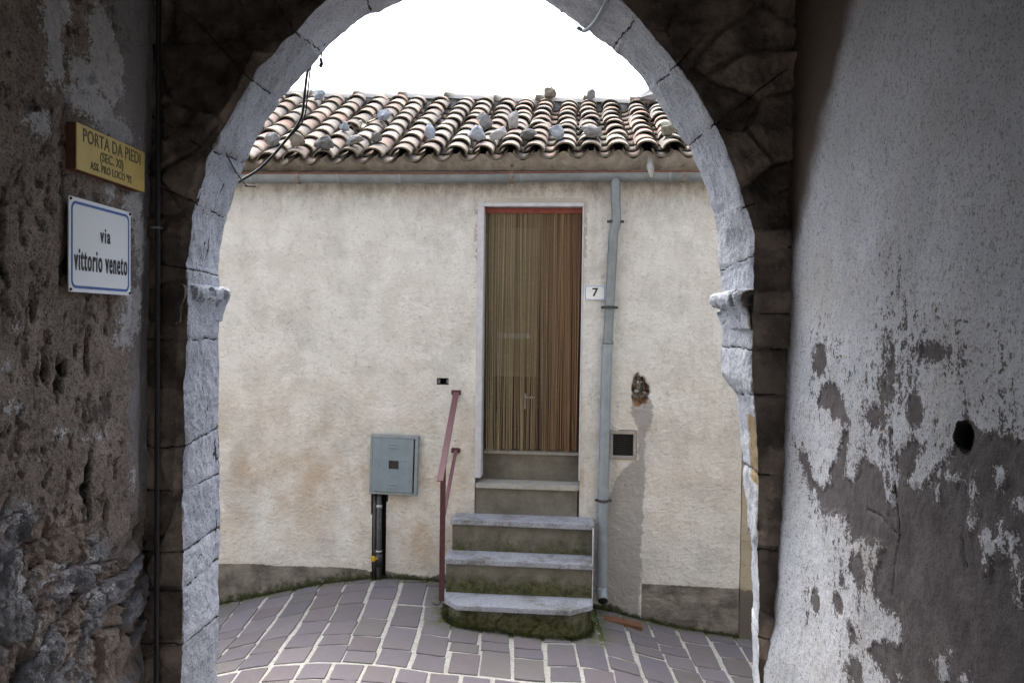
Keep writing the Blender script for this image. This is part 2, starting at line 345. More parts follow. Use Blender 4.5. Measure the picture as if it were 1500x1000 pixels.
M['sign_black'] = simple('sign_black_paint', (.010, .012, .02), (.015, .017, .025), 20, .5, 0, .03, .001)
M['sign_yellow'] = simple('aged_yellow_panel', (0.568, 0.437, 0.122), (0.481, 0.361, 0.101), 9, .55, 0, .08, .002)
M['sign_wood'] = simple('reddish_wood_edge', (.10, .030, .016), (.14, .05, .025), 30, .7)
M['faded_ink'] = simple('faded_dark_ink', (.10, .085, .04), (.16, .13, .05), 50, .7, 0, .03, .001)
M['plate_white'] = simple('porcelain_plate', (0.581, 0.600, 0.581), (0.656, 0.675, 0.656), 10, .3, 0, .03, .001)
M['terracotta'] = simple('terracotta_slab', (0.166, 0.066, 0.032), (0.111, 0.055, 0.029), 14, .8)
M['moss'] = simple('green_moss', (.018, .028, .006), (.065, .078, .020), 25, .95, 0, .5, .01, .1)
M['vault'] = simple('dark_vault_stone', (.05, .042, .035), (.11, .09, .075), 5, .95, 0, .8, .03, .1)
M['floor'] = simple('worn_passage_stone', (.10, .09, .085), (.18, .16, .15), 8, .8, 0, .6, .01)
M['facade'] = simple('street_side_plaster', (0.323, 0.297, 0.255), (0.408, 0.383, 0.332), 4, .95, 0, .6, .01, .1)
M['neighbour'] = simple('ochre_plaster', (.50, .44, .30), (.42, .34, .22), 7, .95, 0, .7, .01, .1)
M['street'] = simple('street_ground', (.13, .12, .11), (.2, .18, .17), 3, .9)

# ------------------------------------------------------------------ frames
TH = R(4.5); HO = Vector((0.10025, 6.2, 0))            # house frame: x along the wall, y into the house
def H2W(u, n, z): # n = out of wall towards the viewer
    return HO+Vector((math.cos(TH)*u-math.sin(TH)*n, -math.sin(TH)*u-math.cos(TH)*n, z))
GU = [-8, -3.6, -2.9, -2.43, -1.99, -1.555, -1.126, -.7, -.2, .3, .647, .851, 1.154, 1.628, 2.4, 8]
GZ = [-.9, -.55, -.40, -.268, -.158, -.059, .001, -.008, -.07, -.135, -.184, -.237, -.29, -.344, -.42, -.8]
uu = np.linspace(-8, 8, 801); gz = np.interp(uu, GU, GZ); k = np.hanning(25); k /= k.sum(); gz = np.convolve(np.pad(gz, 12, 'edge'), k, 'valid')
def ground_u(u, n=0):
    return np.interp(u, uu, gz)+(np.interp(u, [-2.6, -1.5, -1.0, -.5, .1, .45, .9, 1.6], [-.045, -.045, -.06, -.075, -.05, -.005, -.02, -.04]))*np.clip(n/.6, 0, 1)
def ground(x, y):
    dx, dy = x-HO.x, y-HO.y; u = math.cos(TH)*dx-math.sin(TH)*dy; n = -(math.sin(TH)*dx+math.cos(TH)*dy)
    # the street rises to the threshold of the gate
    return ground_u(u, n)
# ------------------------------------------------------------------ street
gs = mesh_np('ground', np.array([[-900, -900, -1.3], [900, -900, -1.3], [900, 900, -1.3], [-900, 900, -1.3]], float), np.array([[0, 1, 2, 3]]), M['street'], smooth=False); gs['kind'] = 'structure'
xs = np.arange(-7, 7.01, .04); ys = np.arange(2.95, 7.2, .04); X, Y = np.meshgrid(xs, ys); Z = ground(X, Y)
def moss_street(X, Y):
    dx, dy = X-HO.x, Y-HO.y; u = math.cos(TH)*dx-math.sin(TH)*dy; n = -(math.sin(TH)*dx+math.cos(TH)*dy)
    a = 1-sstep(.02, .10, n)
    sd = np.hypot(np.maximum(np.abs(u+.045)-.55, 0), np.maximum(n-.63, 0)); b = (1-sstep(.02, .13, sd))
    c = (1-sstep(.05, .3, np.hypot(u-.65, (n-.12)*1.2)))*.8
    return np.clip(np.maximum(np.maximum(a, b), c), 0, 1)
pv = grid('street_mortar', np.stack([X, Y, Z-.006+.002*fbm(X, Y, 0, 12, 3, 5)], -1), M['mortar'], attrs={'moss': moss_street(X, Y)}); pv['kind'] = 'structure'
def pavers():
    V = []; Fc = []; T = []; Ms = []; rnd = random.Random(3); base = 0
    pal = [(0.103, 0.093, 0.105), (0.109, 0.099, 0.110), (0.096, 0.089, 0.102), (0.116, 0.106, 0.113), (0.103, 0.096, 0.101), (0.109, 0.100, 0.113), (0.105, 0.091, 0.096), (0.103, 0.096, 0.092)]
    def one(x0, x1, y0, y1, j):
        nonlocal base
        c = [(x0, y0), (x1, y0), (x1, y1), (x0, y1)]; c = [(a+rnd.uniform(-j, j), b+rnd.uniform(-j, j)) for a, b in c]
        out = []
        for i in range(4):
            a, b = c[i], c[(i+1) % 4]
            for t in (0.025, .35, .65, .975): out.append((a[0]+(b[0]-a[0])*t+rnd.uniform(-.0022, .0022), a[1]+(b[1]-a[1])*t+rnd.uniform(-.0022, .0022)))
        cx, cy = sum(p[0] for p in out)/16, sum(p[1] for p in out)/16
        kk = rnd.uniform(.85, 1.15); col = [v*kk for v in rnd.choice(pal)]; tz = rnd.uniform(-.002, .002); tx, ty = rnd.uniform(-.02, .02), rnd.uniform(-.02, .02)
        for ring, (sc, dz) in enumerate([(1, -.012), (.99, -.001), (.965, .0015)]):
            for p in out:
                x, y = cx+(p[0]-cx)*sc, cy+(p[1]-cy)*sc; V.append((x, y, float(ground(x, y))+dz+tz+(x-cx)*tx+(y-cy)*ty))
        V.append((cx, cy, float(ground(cx, cy))+.003+tz))
        for r in range(2):
            for i in range(16): Fc.append((base+r*16+i, base+r*16+(i+1) % 16, base+(r+1)*16+(i+1) % 16, base+(r+1)*16+i))
        for i in range(0, 16, 2): Fc.append((base+32+i, base+32+(i+1) % 16, base+32+(i+2) % 16, base+48))
        T.extend([col]*49); base += 49
    pitch = .207; g = .0115; YL = 4.86
    def skew(x, y): return x-(y-YL)*.035
    def cell_(x0, x1, y0, y1, lim=None):
        if lim is not None: y1 = min(y1, lim)
        if y1-y0 < .03: return
        one(x0, x1, y0, y1, .005)
    for i in range(-26, 27):
        x = -.31+i*pitch; y = YL+rnd.uniform(.0, .012)
        while y < 7.2:
            L = rnd.choice([.15, .17, .2, .22, .26, .32, .37, .24]); xm = float(skew(x, y+L/2)); wob = .008*math.sin(y*3+i*1.7)
            # the courses stop against the wall
            lim = HO.y-math.tan(TH)*(xm-HO.x)-.012
            if y >= lim-.03: break
            cell_(xm-pitch/2+g+wob, xm+pitch/2-g+wob, y+.007, y+L-.007, lim); y += L
    for i in range(-30, 31):
        x = -.22+i*.188; y = YL-.015
        while y > 3.1:
            L = rnd.choice([.19, .22, .26]); one(x-.094+.011, x+.094-.011, y-L+.007, y-.007, .005); y -= L
    o = mesh_np('street_paving', np.array(V), np.array(Fc), M['paver'], attrs={'tint': np.array(T), 'moss': moss_street(np.array(V)[:, 0], np.array(V)[:, 1])}, smooth=False); o['kind'] = 'structure'
pavers()

# ------------------------------------------------------------------ house
house = thing('house', 'cream plastered low house with old tiled roof and curtained doorway behind the arch', 'house', HO, -TH)
def stucco(u, z):
    return .010*fbm(u, 0, z, 1.1, 3, 11)+.0045*fbm(u, 0, z, 9, 3, 21)+.0022*fbm(u*1.2, 0, z*1.8, 32, 3, 41)
us = np.arange(-4.4, 1.561, .01); zs = np.arange(-.75, 3.181, .01); U, Zg = np.meshgrid(us, zs)
D = stucco(U, Zg)
cr = ell_sd(U, Zg, (.805, 1.475, .07, .135))/.07+.35*fbm(U, 0, Zg, 22, 3, 77)
crm = sstep(-.05, .25, cr)
D = D-crm*(.045+.035*fbm(U, 0, Zg, 30, 3, 5))
hgt = Zg-ground_u(U)
# dado band: the grey skirting left of the stairs and right of the pipe
dl = ((.06+.012*fbm(U, 0, Zg*0, 5, 3, 3))-Zg)/.012
dado = np.where(U < -1.25, dl, -9); dado = np.maximum(dado, np.where(U > .845, ((.035-.012*(U-.84))-Zg)/.012, -9)); dado = np.maximum(dado, np.where((U < -.56) & (U >= -1.25), (.035+.02*fbm(U, 0, 0*U, 9, 2, 8)-Zg)/.02, -9))
dadom = 1/(1+np.exp(-np.clip(dado, -20, 20)))
D = D-.004*dadom+np.where(U > .845, dadom*.006*fbm(U*.6, 0, Zg*1.6, 12, 3, 66), 0)
cem = np.maximum(np.maximum(poly_sd(U, Zg, [(.74, 1.43), (.90, 1.45), (.93, 1.28), (.865, 1.13), (.88, .8), (.86, .5), (.85, .1), (.845, -.4), (.52, -.4), (.53, .5), (.60, .78), (.70, .92), (.79, .98), (.775, 1.2), (.72, 1.3)]), 0), 0)
cemm = sstep(0, .05, cem)*.5+.5*sstep(-.06, .06, poly_sd(U, Zg, [(.74, 1.43), (.90, 1.45), (.93, 1.28), (.865, 1.13), (.88, .8), (.86, .5), (.85, .1), (.845, -.4), (.52, -.4), (.53, .5), (.60, .78), (.70, .92), (.79, .98), (.775, 1.2), (.72, 1.3)]))
cemm = np.maximum(cemm, .8*sstep(0, .03, ell_sd(U, Zg, (-1.98, -.03, .13, .09))))
tan = np.clip(1-np.abs(Zg-.75)/.85, 0, 1)*.9+.5*np.exp(-((U+.8)/.3)**2-((Zg-.3)/.25)**2); tan = np.clip(tan*np.where(U > .4, .35, 1), 0, 1)
mossw = np.clip(1-(hgt-.0)/np.where(U < -1.2, .15, .07), 0, 1)
mossw = np.clip(mossw+.6*np.exp(-((U-.62)/.12)**2)*np.clip(1-hgt/.25, 0, 1), 0, 1)
dirt_tone = np.clip((Zg-2.72)/.26, 0, 1)*.75+.45*np.exp(-((U-.56)/.07)**2)*np.clip((1.6-Zg)/1.0, 0, 1)  # dirt streaks under the gutter, darker strip along the lower downpipe
dirt_tone = dirt_tone+.25*np.exp(-((U-.45)/.03)**2)*(Zg > 2.3)
A = np.stack([dadom, cemm, mossw], -1); B = np.stack([tan, crm, np.clip(dirt_tone, 0, 1)], -1)
cu = (us[:-1]+us[1:])/2; cz = (zs[:-1]+zs[1:])/2; CU, CZ = np.meshgrid(cu, cz); hole = np.zeros(CU.shape, bool)
for (a, b, c, d) in [(-.42, .37, .50, 2.86), (-.72, -.63, 1.49, 1.54), (.60, .78, .97, 1.17), (-1.21, -1.10, -.3, .65)]:
    hole |= (CU > a) & (CU < b) & (CZ > c) & (CZ < d)
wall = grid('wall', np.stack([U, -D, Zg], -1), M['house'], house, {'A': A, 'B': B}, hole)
# body of the house behind its front
bm = bmesh.new(); abox(bm, -4.4, -4.2, .02, 4.4, -.9, 3.1); abox(bm, 1.36, 1.555, .02, 4.4, -.9, 3.1); abox(bm, -4.4, 1.555, 4.4, 4.6, -.9, 3.1); bm_obj('side_wall', bm, M['facade'], house)
def recess(name, u0, u1, z0, z1, dep, mat, n0=.004, side=None):
    bm = bmesh.new(); t = .012
    abox(bm, u0-t, u0, -n0+.004, dep, z0-t, z1+t); abox(bm, u1, u1+t, -n0+.004, dep, z0-t, z1+t); abox(bm, u0, u1, -n0+.004, dep, z0-t, z0); abox(bm, u0, u1, -n0+.004, dep, z1, z1+t); abox(bm, u0, u1, dep, dep+t, z0, z1)
    return bm_obj(name, bm, mat, house)
recess('wall_slot', -.718, -.632, 1.492, 1.538, .08, M['dark'])
bm = bmesh.new(); abox(bm, -.718, -.70, .02, .05, 1.498, 1.53); bm_obj('slot_hinge', bm, M['box_frame'], house)
box('slot_hinge', -.65, -.632, .02, .05, 1.498, 1.53, M['box_frame'], house)
recess('chase', -1.208, -1.10, -.10, .645, .10, M['dark'])
# vent
recess('vent_shaft', .605, .778, .975, 1.168, .10, M['dark'])
bm = bmesh.new()
for a, b, c, d in [(.592, .787, 1.150, 1.176), (.592, .787, .964, .988), (.592, .614, .988, 1.150), (.765, .787, .988, 1.150)]: abox(bm, a, b, -.012, .02, c, d, .003)
vf = bm_obj('vent_frame', bm, simple('vent_frame_grey', (.22, .20, .18), (.30, .28, .25), 20, .7), house)
bm = bmesh.new()
for i in range(11): abox(bm, .618+i*.0142, .6205+i*.0142, .018, .021, .988, 1.15)
for i in range(11): abox(bm, .614, .765, .0215, .0235, .996+i*.0145, .9985+i*.0145)
bm_obj('vent_grille', bm, M['black_pipe'], house)
# wires and broken brick inside the knocked-out hole
tube('loose_wire', smooth_path([(.80, .03, 1.56), (.815, -.005, 1.50), (.80, -.006, 1.44), (.812, .02, 1.39)]), .0035, M['black_pipe'], house)
tube('loose_wire', smooth_path([(.83, .03, 1.55), (.838, .010, 1.49), (.828, .012, 1.42)]), .003, M['rust'], house)
for i, (u, z, s) in enumerate([(.80, 1.535, .035), (.785, 1.47, .03), (.84, 1.46, .026), (.81, 1.40, .035)]):
    r_ = rock('brick_rubble', (s*1.4, .03, s), 50+i, M['terracotta'] if i > 2 else M['marble']); r_.parent = house; r_.location = (u, .035, z)

# roof ------------------------------------------------------------
SL = R(24.4); EV = Vector((0, -.12, 3.19)); SD = Vector((0, math.cos(SL), math.sin(SL))); SN = Vector((0, -math.sin(SL), math.cos(SL)))
def ridge_k(u): return 1.0-.022*(u+.2)            # ridge sags down to the right
def roofpt(u, s, h): 
    return EV+Vector((u, 0, 0))+SD*s+SN*(h+.0)+Vector((0, 0, (ridge_k(u)-1)*s*.75-.055*min(max((.4-u)/2.5, 0), 1.3)*max(0, 1-s/2)))
bm = bmesh.new()
vs = [bm.verts.new(roofpt(u, s, h)) for h in (-.02, -.06) for u, s in ((-4.5, .14), (1.6, .14), (1.6, 2.0), (-4.5, 2.0))]
for f in ((0, 1, 2, 3), (7, 6, 5, 4), (0, 4, 5, 1), (1, 5, 6, 2), (2, 6, 7, 3), (3, 7, 4, 0)): bm.faces.new([vs[i] for i in f])
roof = bm_obj('roof', bm, M['deck'], house)
bm = bmesh.new(); a = [roofpt(-4.5, 2.0, -.03), roofpt(1.6, 2.0, -.03), Vector((1.6, 4.7, 3.05)), Vector((-4.5, 4.7, 3.05))]; bm.faces.new([bm.verts.new(v) for v in a]); r_ = bmesh.ops.extrude_face_region(bm, geom=bm.faces[:]); bmesh.ops.translate(bm, verts=[v for v in r_['geom'] if isinstance(v, bmesh.types.BMVert)], vec=(0, 0, -.05)); bm_obj('back_roof', bm, M['tile'], roof)
# mortar under the tiles, scalloped
us2 = np.arange(-4.4, 1.561, .01); hh = np.linspace(0, 1, 7); U2, H2 = np.meshgrid(us2, hh)
top = 3.20-.055*np.clip((.4-U2)/2.5, 0, 1.3)+.03*np.cos(2*math.pi*(U2-.02)/.2)+.006*fbm(U2, 0, 0*U2, 8, 3, 2)
Zm = 3.10+(top-3.10)*H2; Ym = -.03-.075*H2-.006*fbm(U2, 0, Zm, 14, 4, 9)
grid('eaves_mortar', np.stack([U2, Ym, Zm], -1), simple('eaves_render', (.30, .275, .24), (.42, .39, .35), 14, .95, 0, .8, .012, .1), roof)
PAL = [(0.223, 0.197, 0.176), (0.239, 0.213, 0.191), (0.208, 0.184, 0.163), (0.226, 0.177, 0.154), (0.243, 0.196, 0.177), (0.200, 0.181, 0.166), (0.176, 0.158, 0.145), (0.145, 0.131, 0.124), (0.233, 0.217, 0.199), (0.212, 0.146, 0.126), (0.214, 0.195, 0.154), (0.249, 0.229, 0.215), (0.267, 0.161, 0.129), (0.305, 0.190, 0.154), (0.207, 0.148, 0.127), (0.165, 0.145, 0.131), (0.339, 0.246, 0.211)]
def tiles():
    V = []; Fc = []; T = []; Lp = []; rnd = random.Random(5); NA = 11; NL = 4
    def add(u, s0, L, w0, w1, h0, h1, inv, col, du=0, roll=0, thick=.013, dome=.60):
        base = len(V)
        for side in (0, 1):
            for j in range(NL):
                t = j/(NL-1); wv = w0+(w1-w0)*t; hb = h0+(h1-h0)*t
                for i in range(NA):
                    a = math.pi*(i/(NA-1)); r = wv/2-(thick if side else 0); x = -math.cos(a)*r; y = math.sin(a)*(r*dome*2*.62)
                    if inv: y = -y
                    xr = x*math.cos(roll)-y*math.sin(roll); yr = x*math.sin(roll)+y*math.cos(roll)
                    V.append(roofpt(u+du*t+xr, s0+L*t, hb+yr)); T.append(col); Lp.append(1. if j == 0 else (0.5 if side else 0.))
        n = NA*NL
        for side in (0, 1):
            for j in range(NL-1):
                for i in range(NA-1):
                    q = [base+side*n+j*NA+i, base+side*n+j*NA+i+1, base+side*n+(j+1)*NA+i+1, base+side*n+(j+1)*NA+i]; Fc.append(q if (side ^ inv) else q[::-1])
        for i in range(NA-1): q = [base+i, base+n+i, base+n+i+1, base+i+1]; Fc.append(q)
        for j in range(NL-1):
            for i in (0, NA-1): Fc.append([base+j*NA+i, base+(j+1)*NA+i, base+n+(j+1)*NA+i, base+n+j*NA+i])
    def col(dirt=0):
        c = rnd.choice(PAL); k = rnd.uniform(.55, 1.08); return tuple(v*k for v in c)
    cols = 30; pitch = .2
    for i in range(-22, 8):
        u = .02+i*pitch+rnd.uniform(-.012, .012); drift = rnd.uniform(-.01, .01)
        for k in range(10):
            s = -.05+k*.208+rnd.uniform(-.02, .02)
            if i == -8 and k in (3,): continue
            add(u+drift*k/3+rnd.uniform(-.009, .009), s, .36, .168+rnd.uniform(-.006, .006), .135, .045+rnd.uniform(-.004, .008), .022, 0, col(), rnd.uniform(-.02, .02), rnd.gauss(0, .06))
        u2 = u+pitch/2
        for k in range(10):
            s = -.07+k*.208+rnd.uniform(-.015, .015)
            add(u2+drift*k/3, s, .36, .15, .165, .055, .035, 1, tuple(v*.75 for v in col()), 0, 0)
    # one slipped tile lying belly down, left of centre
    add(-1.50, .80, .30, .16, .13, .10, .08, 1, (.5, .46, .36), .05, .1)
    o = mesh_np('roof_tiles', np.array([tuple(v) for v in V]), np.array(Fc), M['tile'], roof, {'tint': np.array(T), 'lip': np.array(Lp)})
    # ridge
    V.clear(); Fc.clear(); T.clear(); Lp.clear()
    u = -4.5
    while u < 1.6:
        L = rnd.uniform(.42, .47); c = rnd.choice([(0.383, 0.363, 0.323), (0.409, 0.304, 0.264), (0.396, 0.383, 0.350), (0.370, 0.356, 0.330)]); base = len(V); w = .085; tl = rnd.uniform(-.006, .012)
        for side in (0, 1):
            for j in range(3):
                t = j/2
                for i in range(NA):
                    a = math.pi*i/(NA-1); r = (w+.003*(1-t))-(.013 if side else 0); p = roofpt(u+L*t*1.08, 2.0, .022+.008*(1-t)+tl); V.append(p+Vector((0, -math.cos(a)*r*1.2, math.sin(a)*r*.9))); T.append(c); Lp.append(1. if j == 0 else .0)
        n = NA*3
        for side in (0, 1):
            for j in range(2):
                for i in range(NA-1):
                    q = [base+side*n+j*NA+i, base+side*n+j*NA+i+1, base+side*n+(j+1)*NA+i+1, base+side*n+(j+1)*NA+i]; Fc.append(q[::-1] if not side else q)
        for i in range(NA-1): Fc.append([base+i, base+n+i, base+n+i+1, base+i+1])
        u += L
    mesh_np('ridge_tiles', np.array([tuple(v) for v in V]), np.array(Fc), M['tile'], roof, {'tint': np.array(T), 'lip': np.array(Lp)})
    us3 = np.arange(-4.5, 1.6, .015); v3 = np.linspace(0, 1, 8); U3, V3 = np.meshgrid(us3, v3); P = np.zeros(U3.shape+(3,))
    nz = .03*fbm(U3, V3, 0, 14, 3, 4)
    for a in range(U3.shape[0]):
        for b in range(U3.shape[1]):
            p = roofpt(U3[a, b], 1.83+.16*V3[a, b], -.005+.085*math.sin(V3[a, b]*math.pi/2)+nz[a, b]); P[a, b] = p
    grid('ridge_mortar', P, simple('lichened_ridge_mortar', (0.082, 0.082, 0.074), (0.149, 0.149, 0.142), 20, .95, 0, .8, .01, .1), roof)
tiles()

# door way ----------------------------------------------------------
pl = M['house']
bm = bmesh.new(); abox(bm, -.45, -.42, .004, .30, .70, 2.90); abox(bm, .37, .40, .004, .30, .70, 2.90); abox(bm, -.42, .37, .004, .30, 2.86, 2.90); bm_obj('door_reveal', bm, M['facade'], house)
bm = bmesh.new(); abox(bm, -.4235, -.374, -.010, .13, .79, 2.836, .004); abox(bm, .362, .3735, -.008, .13, .79, 2.836, .003); abox(bm, -.4235, .3735, -.010, .13, 2.8365, 2.864, .004); bm_obj('door_frame', bm, M['white_paint'], house)
dm = Mt('door_glass_dusty'); dn = dm.noise(3, 4); M['dglass'] = dm.done(dm.mix(dm.rng(dn, .35, .65), (.085, .08, .05), (.13, .12, .08)), .3, None, 0, .4)
door = box('door', -.374, .362, .215, .255, .98, 2.84, M['wood'], house, .003)
box('glass_pane', -.31, .02, .205, .2145, 1.55, 2.70, M['dglass'], door)
box('letter_slot', -.275, -.02, .196, .2045, 1.845, 1.885, M['box_frame'], door)
bm = bmesh.new()
for a, b, c, d in [(-.33, .04, 1.10, 1.14), (-.33, .04, 1.46, 1.50), (-.33, -.29, 1.14, 1.46), (0, .04, 1.14, 1.46), (.05, .07, .98, 2.84), (.28, .31, 1.1, 2.7)]: abox(bm, a, b, .203, .216, c, d, .003)
bm_obj('door_moulding', bm, M['wood'], door)
bm = bmesh.new(); abox(bm, -.07, -.05, .17, .20, 1.30, 1.42, .004); abox(bm, -.065, .015, .165, .175, 1.385, 1.40, .003); bm_obj('door_handle', bm, M['steel'], door)
# gutter ------------------------------------------------------------
def sag(u): return .004*math.sin(u*2.2)-.012*max(0, -1.2-u)*0+.003*u
gu = np.arange(-4.4, 1.56, .05); V = []; Fc = []; na = 12
for u in gu:
    for side in (0, 1):
        for i in range(na):
            a = math.pi+math.pi*i/(na-1); r = .050-(.003 if side else 0); V.append((u, -.075+math.cos(a)*r, 3.068+sag(u)+math.sin(a)*r*1.45*.9))
V = np.array(V); st_ = 2*na
for j in range(len(gu)-1):
    for side in (0, 1):
        for i in range(na-1): Fc.append([j*st_+side*na+i, (j+1)*st_+side*na+i, (j+1)*st_+side*na+i+1, j*st_+side*na+i+1])
gut = mesh_np('gutter', V, np.array(Fc), M['zinc'], house)
tube('gutter_lip', [(u, -.127, 3.068+sag(u)) for u in gu], .007, M['rust'], gut, 8)
for uu_ in (-3.2, -2.15, -1.01, -.10, .98, .12-1.6):
    V2 = []
    bm = bmesh.new(); pts = [(-.075+math.cos(math.pi+math.pi*i/9)*.0525, 3.066+sag(uu_)+math.sin(math.pi+math.pi*i/9)*.0525*1.30) for i in range(10)]
    a = [bm.verts.new((uu_, y, z)) for y, z in pts]; b = [bm.verts.new((uu_+.018, y, z)) for y, z in pts]
    for i in range(9): bm.faces.new((a[i], a[i+1], b[i+1], b[i]))
    bm_obj('seam_band', bm, M['zinc_light'], gut, True)
for uu_ in (-2.75, -1.80, -.18, 1.075):
    bm = bmesh.new(); pts = [(-.075+math.cos(math.pi+math.pi*i/9)*.056, 3.066+sag(uu_)+math.sin(math.pi+math.pi*i/9)*.056*1.28) for i in range(10)]
    for i in range(9):
        (y0, z0), (y1, z1) = pts[i], pts[i+1]; v = [bm.verts.new(p) for p in ((uu_, y0, z0), (uu_+.028, y0, z0), (uu_+.028, y1, z1), (uu_, y1, z1))]; bm.faces.new(v)
    abox(bm, uu_, uu_+.028, -.03, -.02, 3.06, 3.16, .002)
    bmesh.ops.create_uvsphere(bm, u_segments=10, v_segments=6, radius=.014, matrix=Matrix.Translation((uu_+.014, -.05, 3.135)))
    bmesh.ops.create_uvsphere(bm, u_segments=8, v_segments=6, radius=.009, matrix=Matrix.Translation((uu_+.014, -.133, 3.03)))
    bm_obj('gutter_bracket', bm, simple('tarnished_bracket', (.16, .13, .11), (.27, .24, .21), 30, .6, .4), gut)
# downpipe
dp = tube('downpipe', smooth_path([(.600, -.075, 3.03), (.600, -.078, 2.88), (.607, -.074, 2.80), (.606, -.062, 2.71), (.590, -.055, 2.62), (.586, -.052, 2.5), (.571, -.052, 2.09), (.561, -.052, 1.80)], 8), .036, M['zinc'], house, 18)
tube('lower_pipe', smooth_path([(.562, -.052, 1.83), (.555, -.052, 1.59), (.549, -.052, .83), (.549, -.052, .06), (.549, -.06, .0), (.552, -.085, -.045), (.556, -.12, -.07)], 6), .0395, M['zinc_light'], dp, 18, False)
tube('pipe_mouth', [(.556, -.105, -.062), (.5563, -.117, -.068)], .036, M['dark'], dp, 14)
for z_, u_ in ((2.09, .571), (.66, .549), (2.72, .604), (2.9, .600)):
    if z_ > 2.8: continue
    bm = bmesh.new(); V_, F__ = tube_np([(u_, -.052, z_-.011), (u_, -.052, z_+.011)], .044, 18); vv = [bm.verts.new(v) for v in V_]
    for f in F__: bm.faces.new([vv[i] for i in f])
    abox(bm, u_-.062, u_-.04, -.056, -.048, z_-.01, z_+.01, .001); abox(bm, u_+.04, u_+.062, -.056, -.048, z_-.01, z_+.01, .001); abox(bm, u_-.006, u_+.006, -.05, .0, z_-.005, z_+.005)
    bm_obj('pipe_clamp', bm, M['black_pipe'], dp, False)
tube('pipe_collar', [(.562, -.052, 1.82), (.562, -.052, 1.845)], .042, M['zinc'], dp, 18)

# ------------------------------------------------------------------ stairs
stairs = thing('doorstep_stairs', 'five steep mossy steps with grey granite treads climbing to the curtained door', 'stairs', HO, -TH)
def step(name, pts, z1, th, mat, label=None):
    o = prism(name, [(u, -n) for u, n in pts], z1-th, z1, mat, stairs, .004)
    bm = bmesh.new(); bm.from_mesh(o.data); bmesh.ops.triangulate(bm, faces=[f for f in bm.faces if len(f.verts) > 4])
    for it in range(4):
        bmesh.ops.subdivide_edges(bm, edges=[e for e in bm.edges if e.calc_length() > .035], cuts=1, use_grid_fill=True)
    for v in bm.verts:
        k_ = mnoise.noise(v.co*9)*.003+mnoise.noise(v.co*34)*.0022; ch = max(0, mnoise.noise(v.co*14+Vector((3, 1, 7)))-.42)*.022*(1 if abs(v.co.z-z1) < .012 else .4)
        v.co.y += k_+ch; v.co.z += mnoise.noise(v.co*7)*.0012-ch*.4
    bm.to_mesh(o.data); bm.free()
    if label: o['label'] = label
    return o
step('tread', [(-.586, .33), (-.573, .532), (-.44, .682), (-.1, .686), (.323, .690), (.476, .560), (.476, .33)], .047, .034, M['granite'], 'lowest granite tread with both front corners cut off')
step('tread', [(-.578, .12), (-.577, .440), (.476, .452), (.480, .12)], .289, .034, M['granite'])
step('tread', [(-.562, -.015), (-.566, .225), (.484, .250), (.476, -.015)], .518, .034, M['granite'])
o = step('tread', [(-.419, -.22), (-.412, .022), (.342, .022), (.369, .0), (.369, -.22)], .752, .036, M['marble'], 'cream worn stone tread inside the doorway')
o = step('tread', [(-.374, -.30), (-.374, -.150), (.362, -.150), (.362, -.30)], .975, .022, M['marble'], 'narrow stone threshold under the curtain')
def riser(u0, u1, n0, n1, z0, z1, amt):
    nu, nz = 90, 26; a = np.linspace(u0, u1, nu); b = np.linspace(z0, z1, nz); UU, ZZ = np.meshgrid(a, b)
    dd = n1+.006*fbm(UU, 0, ZZ, 9, 4, int(abs(z0)*100))+.002*fbm(UU, 0, ZZ, 50, 2, 3)
    o = grid('riser', np.stack([UU, -dd, ZZ], -1), mat_riser('cement_riser', z0, amt), stairs)
    return o
riser(-.405, .36, 0, -.168, .75, .957, .15)
riser(-.415, .355, 0, -.006, .50, .718, .2)
riser(-.550, .468, 0, .20, .285, .487, .95)
riser(-.562, .466, 0, .415, .045, .258, 1.35)
mk = mat_riser('cement_side', .0, .9)
bm = bmesh.new()
abox(bm, -.558, .472, -.19, .05, -.2, .486); abox(bm, -.566, .470, -.405, -.19, -.2, .257); abox(bm, -.57, .470, -.50, -.405, -.2, .0145); abox(bm, -.412, .36, .02, .30, .4, .7155); abox(bm, -.40, .36, .18, .33, .7, .952)
bm_obj('stair_core', bm, mk, stairs)
# rounded mossy base stone
ang = np.linspace(0, 1, 140); zz = np.linspace(-.30, .012, 24)
pp = [(-.555, .30), (-.555, .45), (-.535, .56), (-.43, .645), (-.2, .655), (.1, .655), (.32, .66), (.43, .60), (.462, .5), (.462, .3)]
L_ = np.cumsum([0]+[math.dist(pp[i], pp[i+1]) for i in range(len(pp)-1)]); L_ /= L_[-1]
bu = np.interp(ang, L_, [p[0] for p in pp]); bn = np.interp(ang, L_, [p[1] for p in pp]); tu = np.gradient(bu); tn = np.gradient(bn); ll = np.hypot(tu, tn); ox, oy = -tn/ll, tu/ll
BU, ZZ = np.meshgrid(bu, zz); BN, _ = np.meshgrid(bn, zz); OX, _ = np.meshgrid(ox, zz); OY, _ = np.meshgrid(oy, zz)
f1, f2, ci = worley(BU*4+BN*3, ZZ*6, 3); dd = -.014+.016*fbm(BU, BN, ZZ, 8, 4, 7)-.014*(1-sstep(0, .10, f2-f1))-.02*sstep(-.05, .02, ZZ)*.6
f = -1 if (OY[0, 70] < 0) else 1
grid('base_stone', np.stack([BU+OX*dd*f, -(BN+OY*dd*f), ZZ], -1), mat_riser('mossy_base', -.10, 1.3), stairs)
box('stair_edge', .470, .4775, -.42, -.01, -.02, .50, M['white_paint'], stairs, .001)

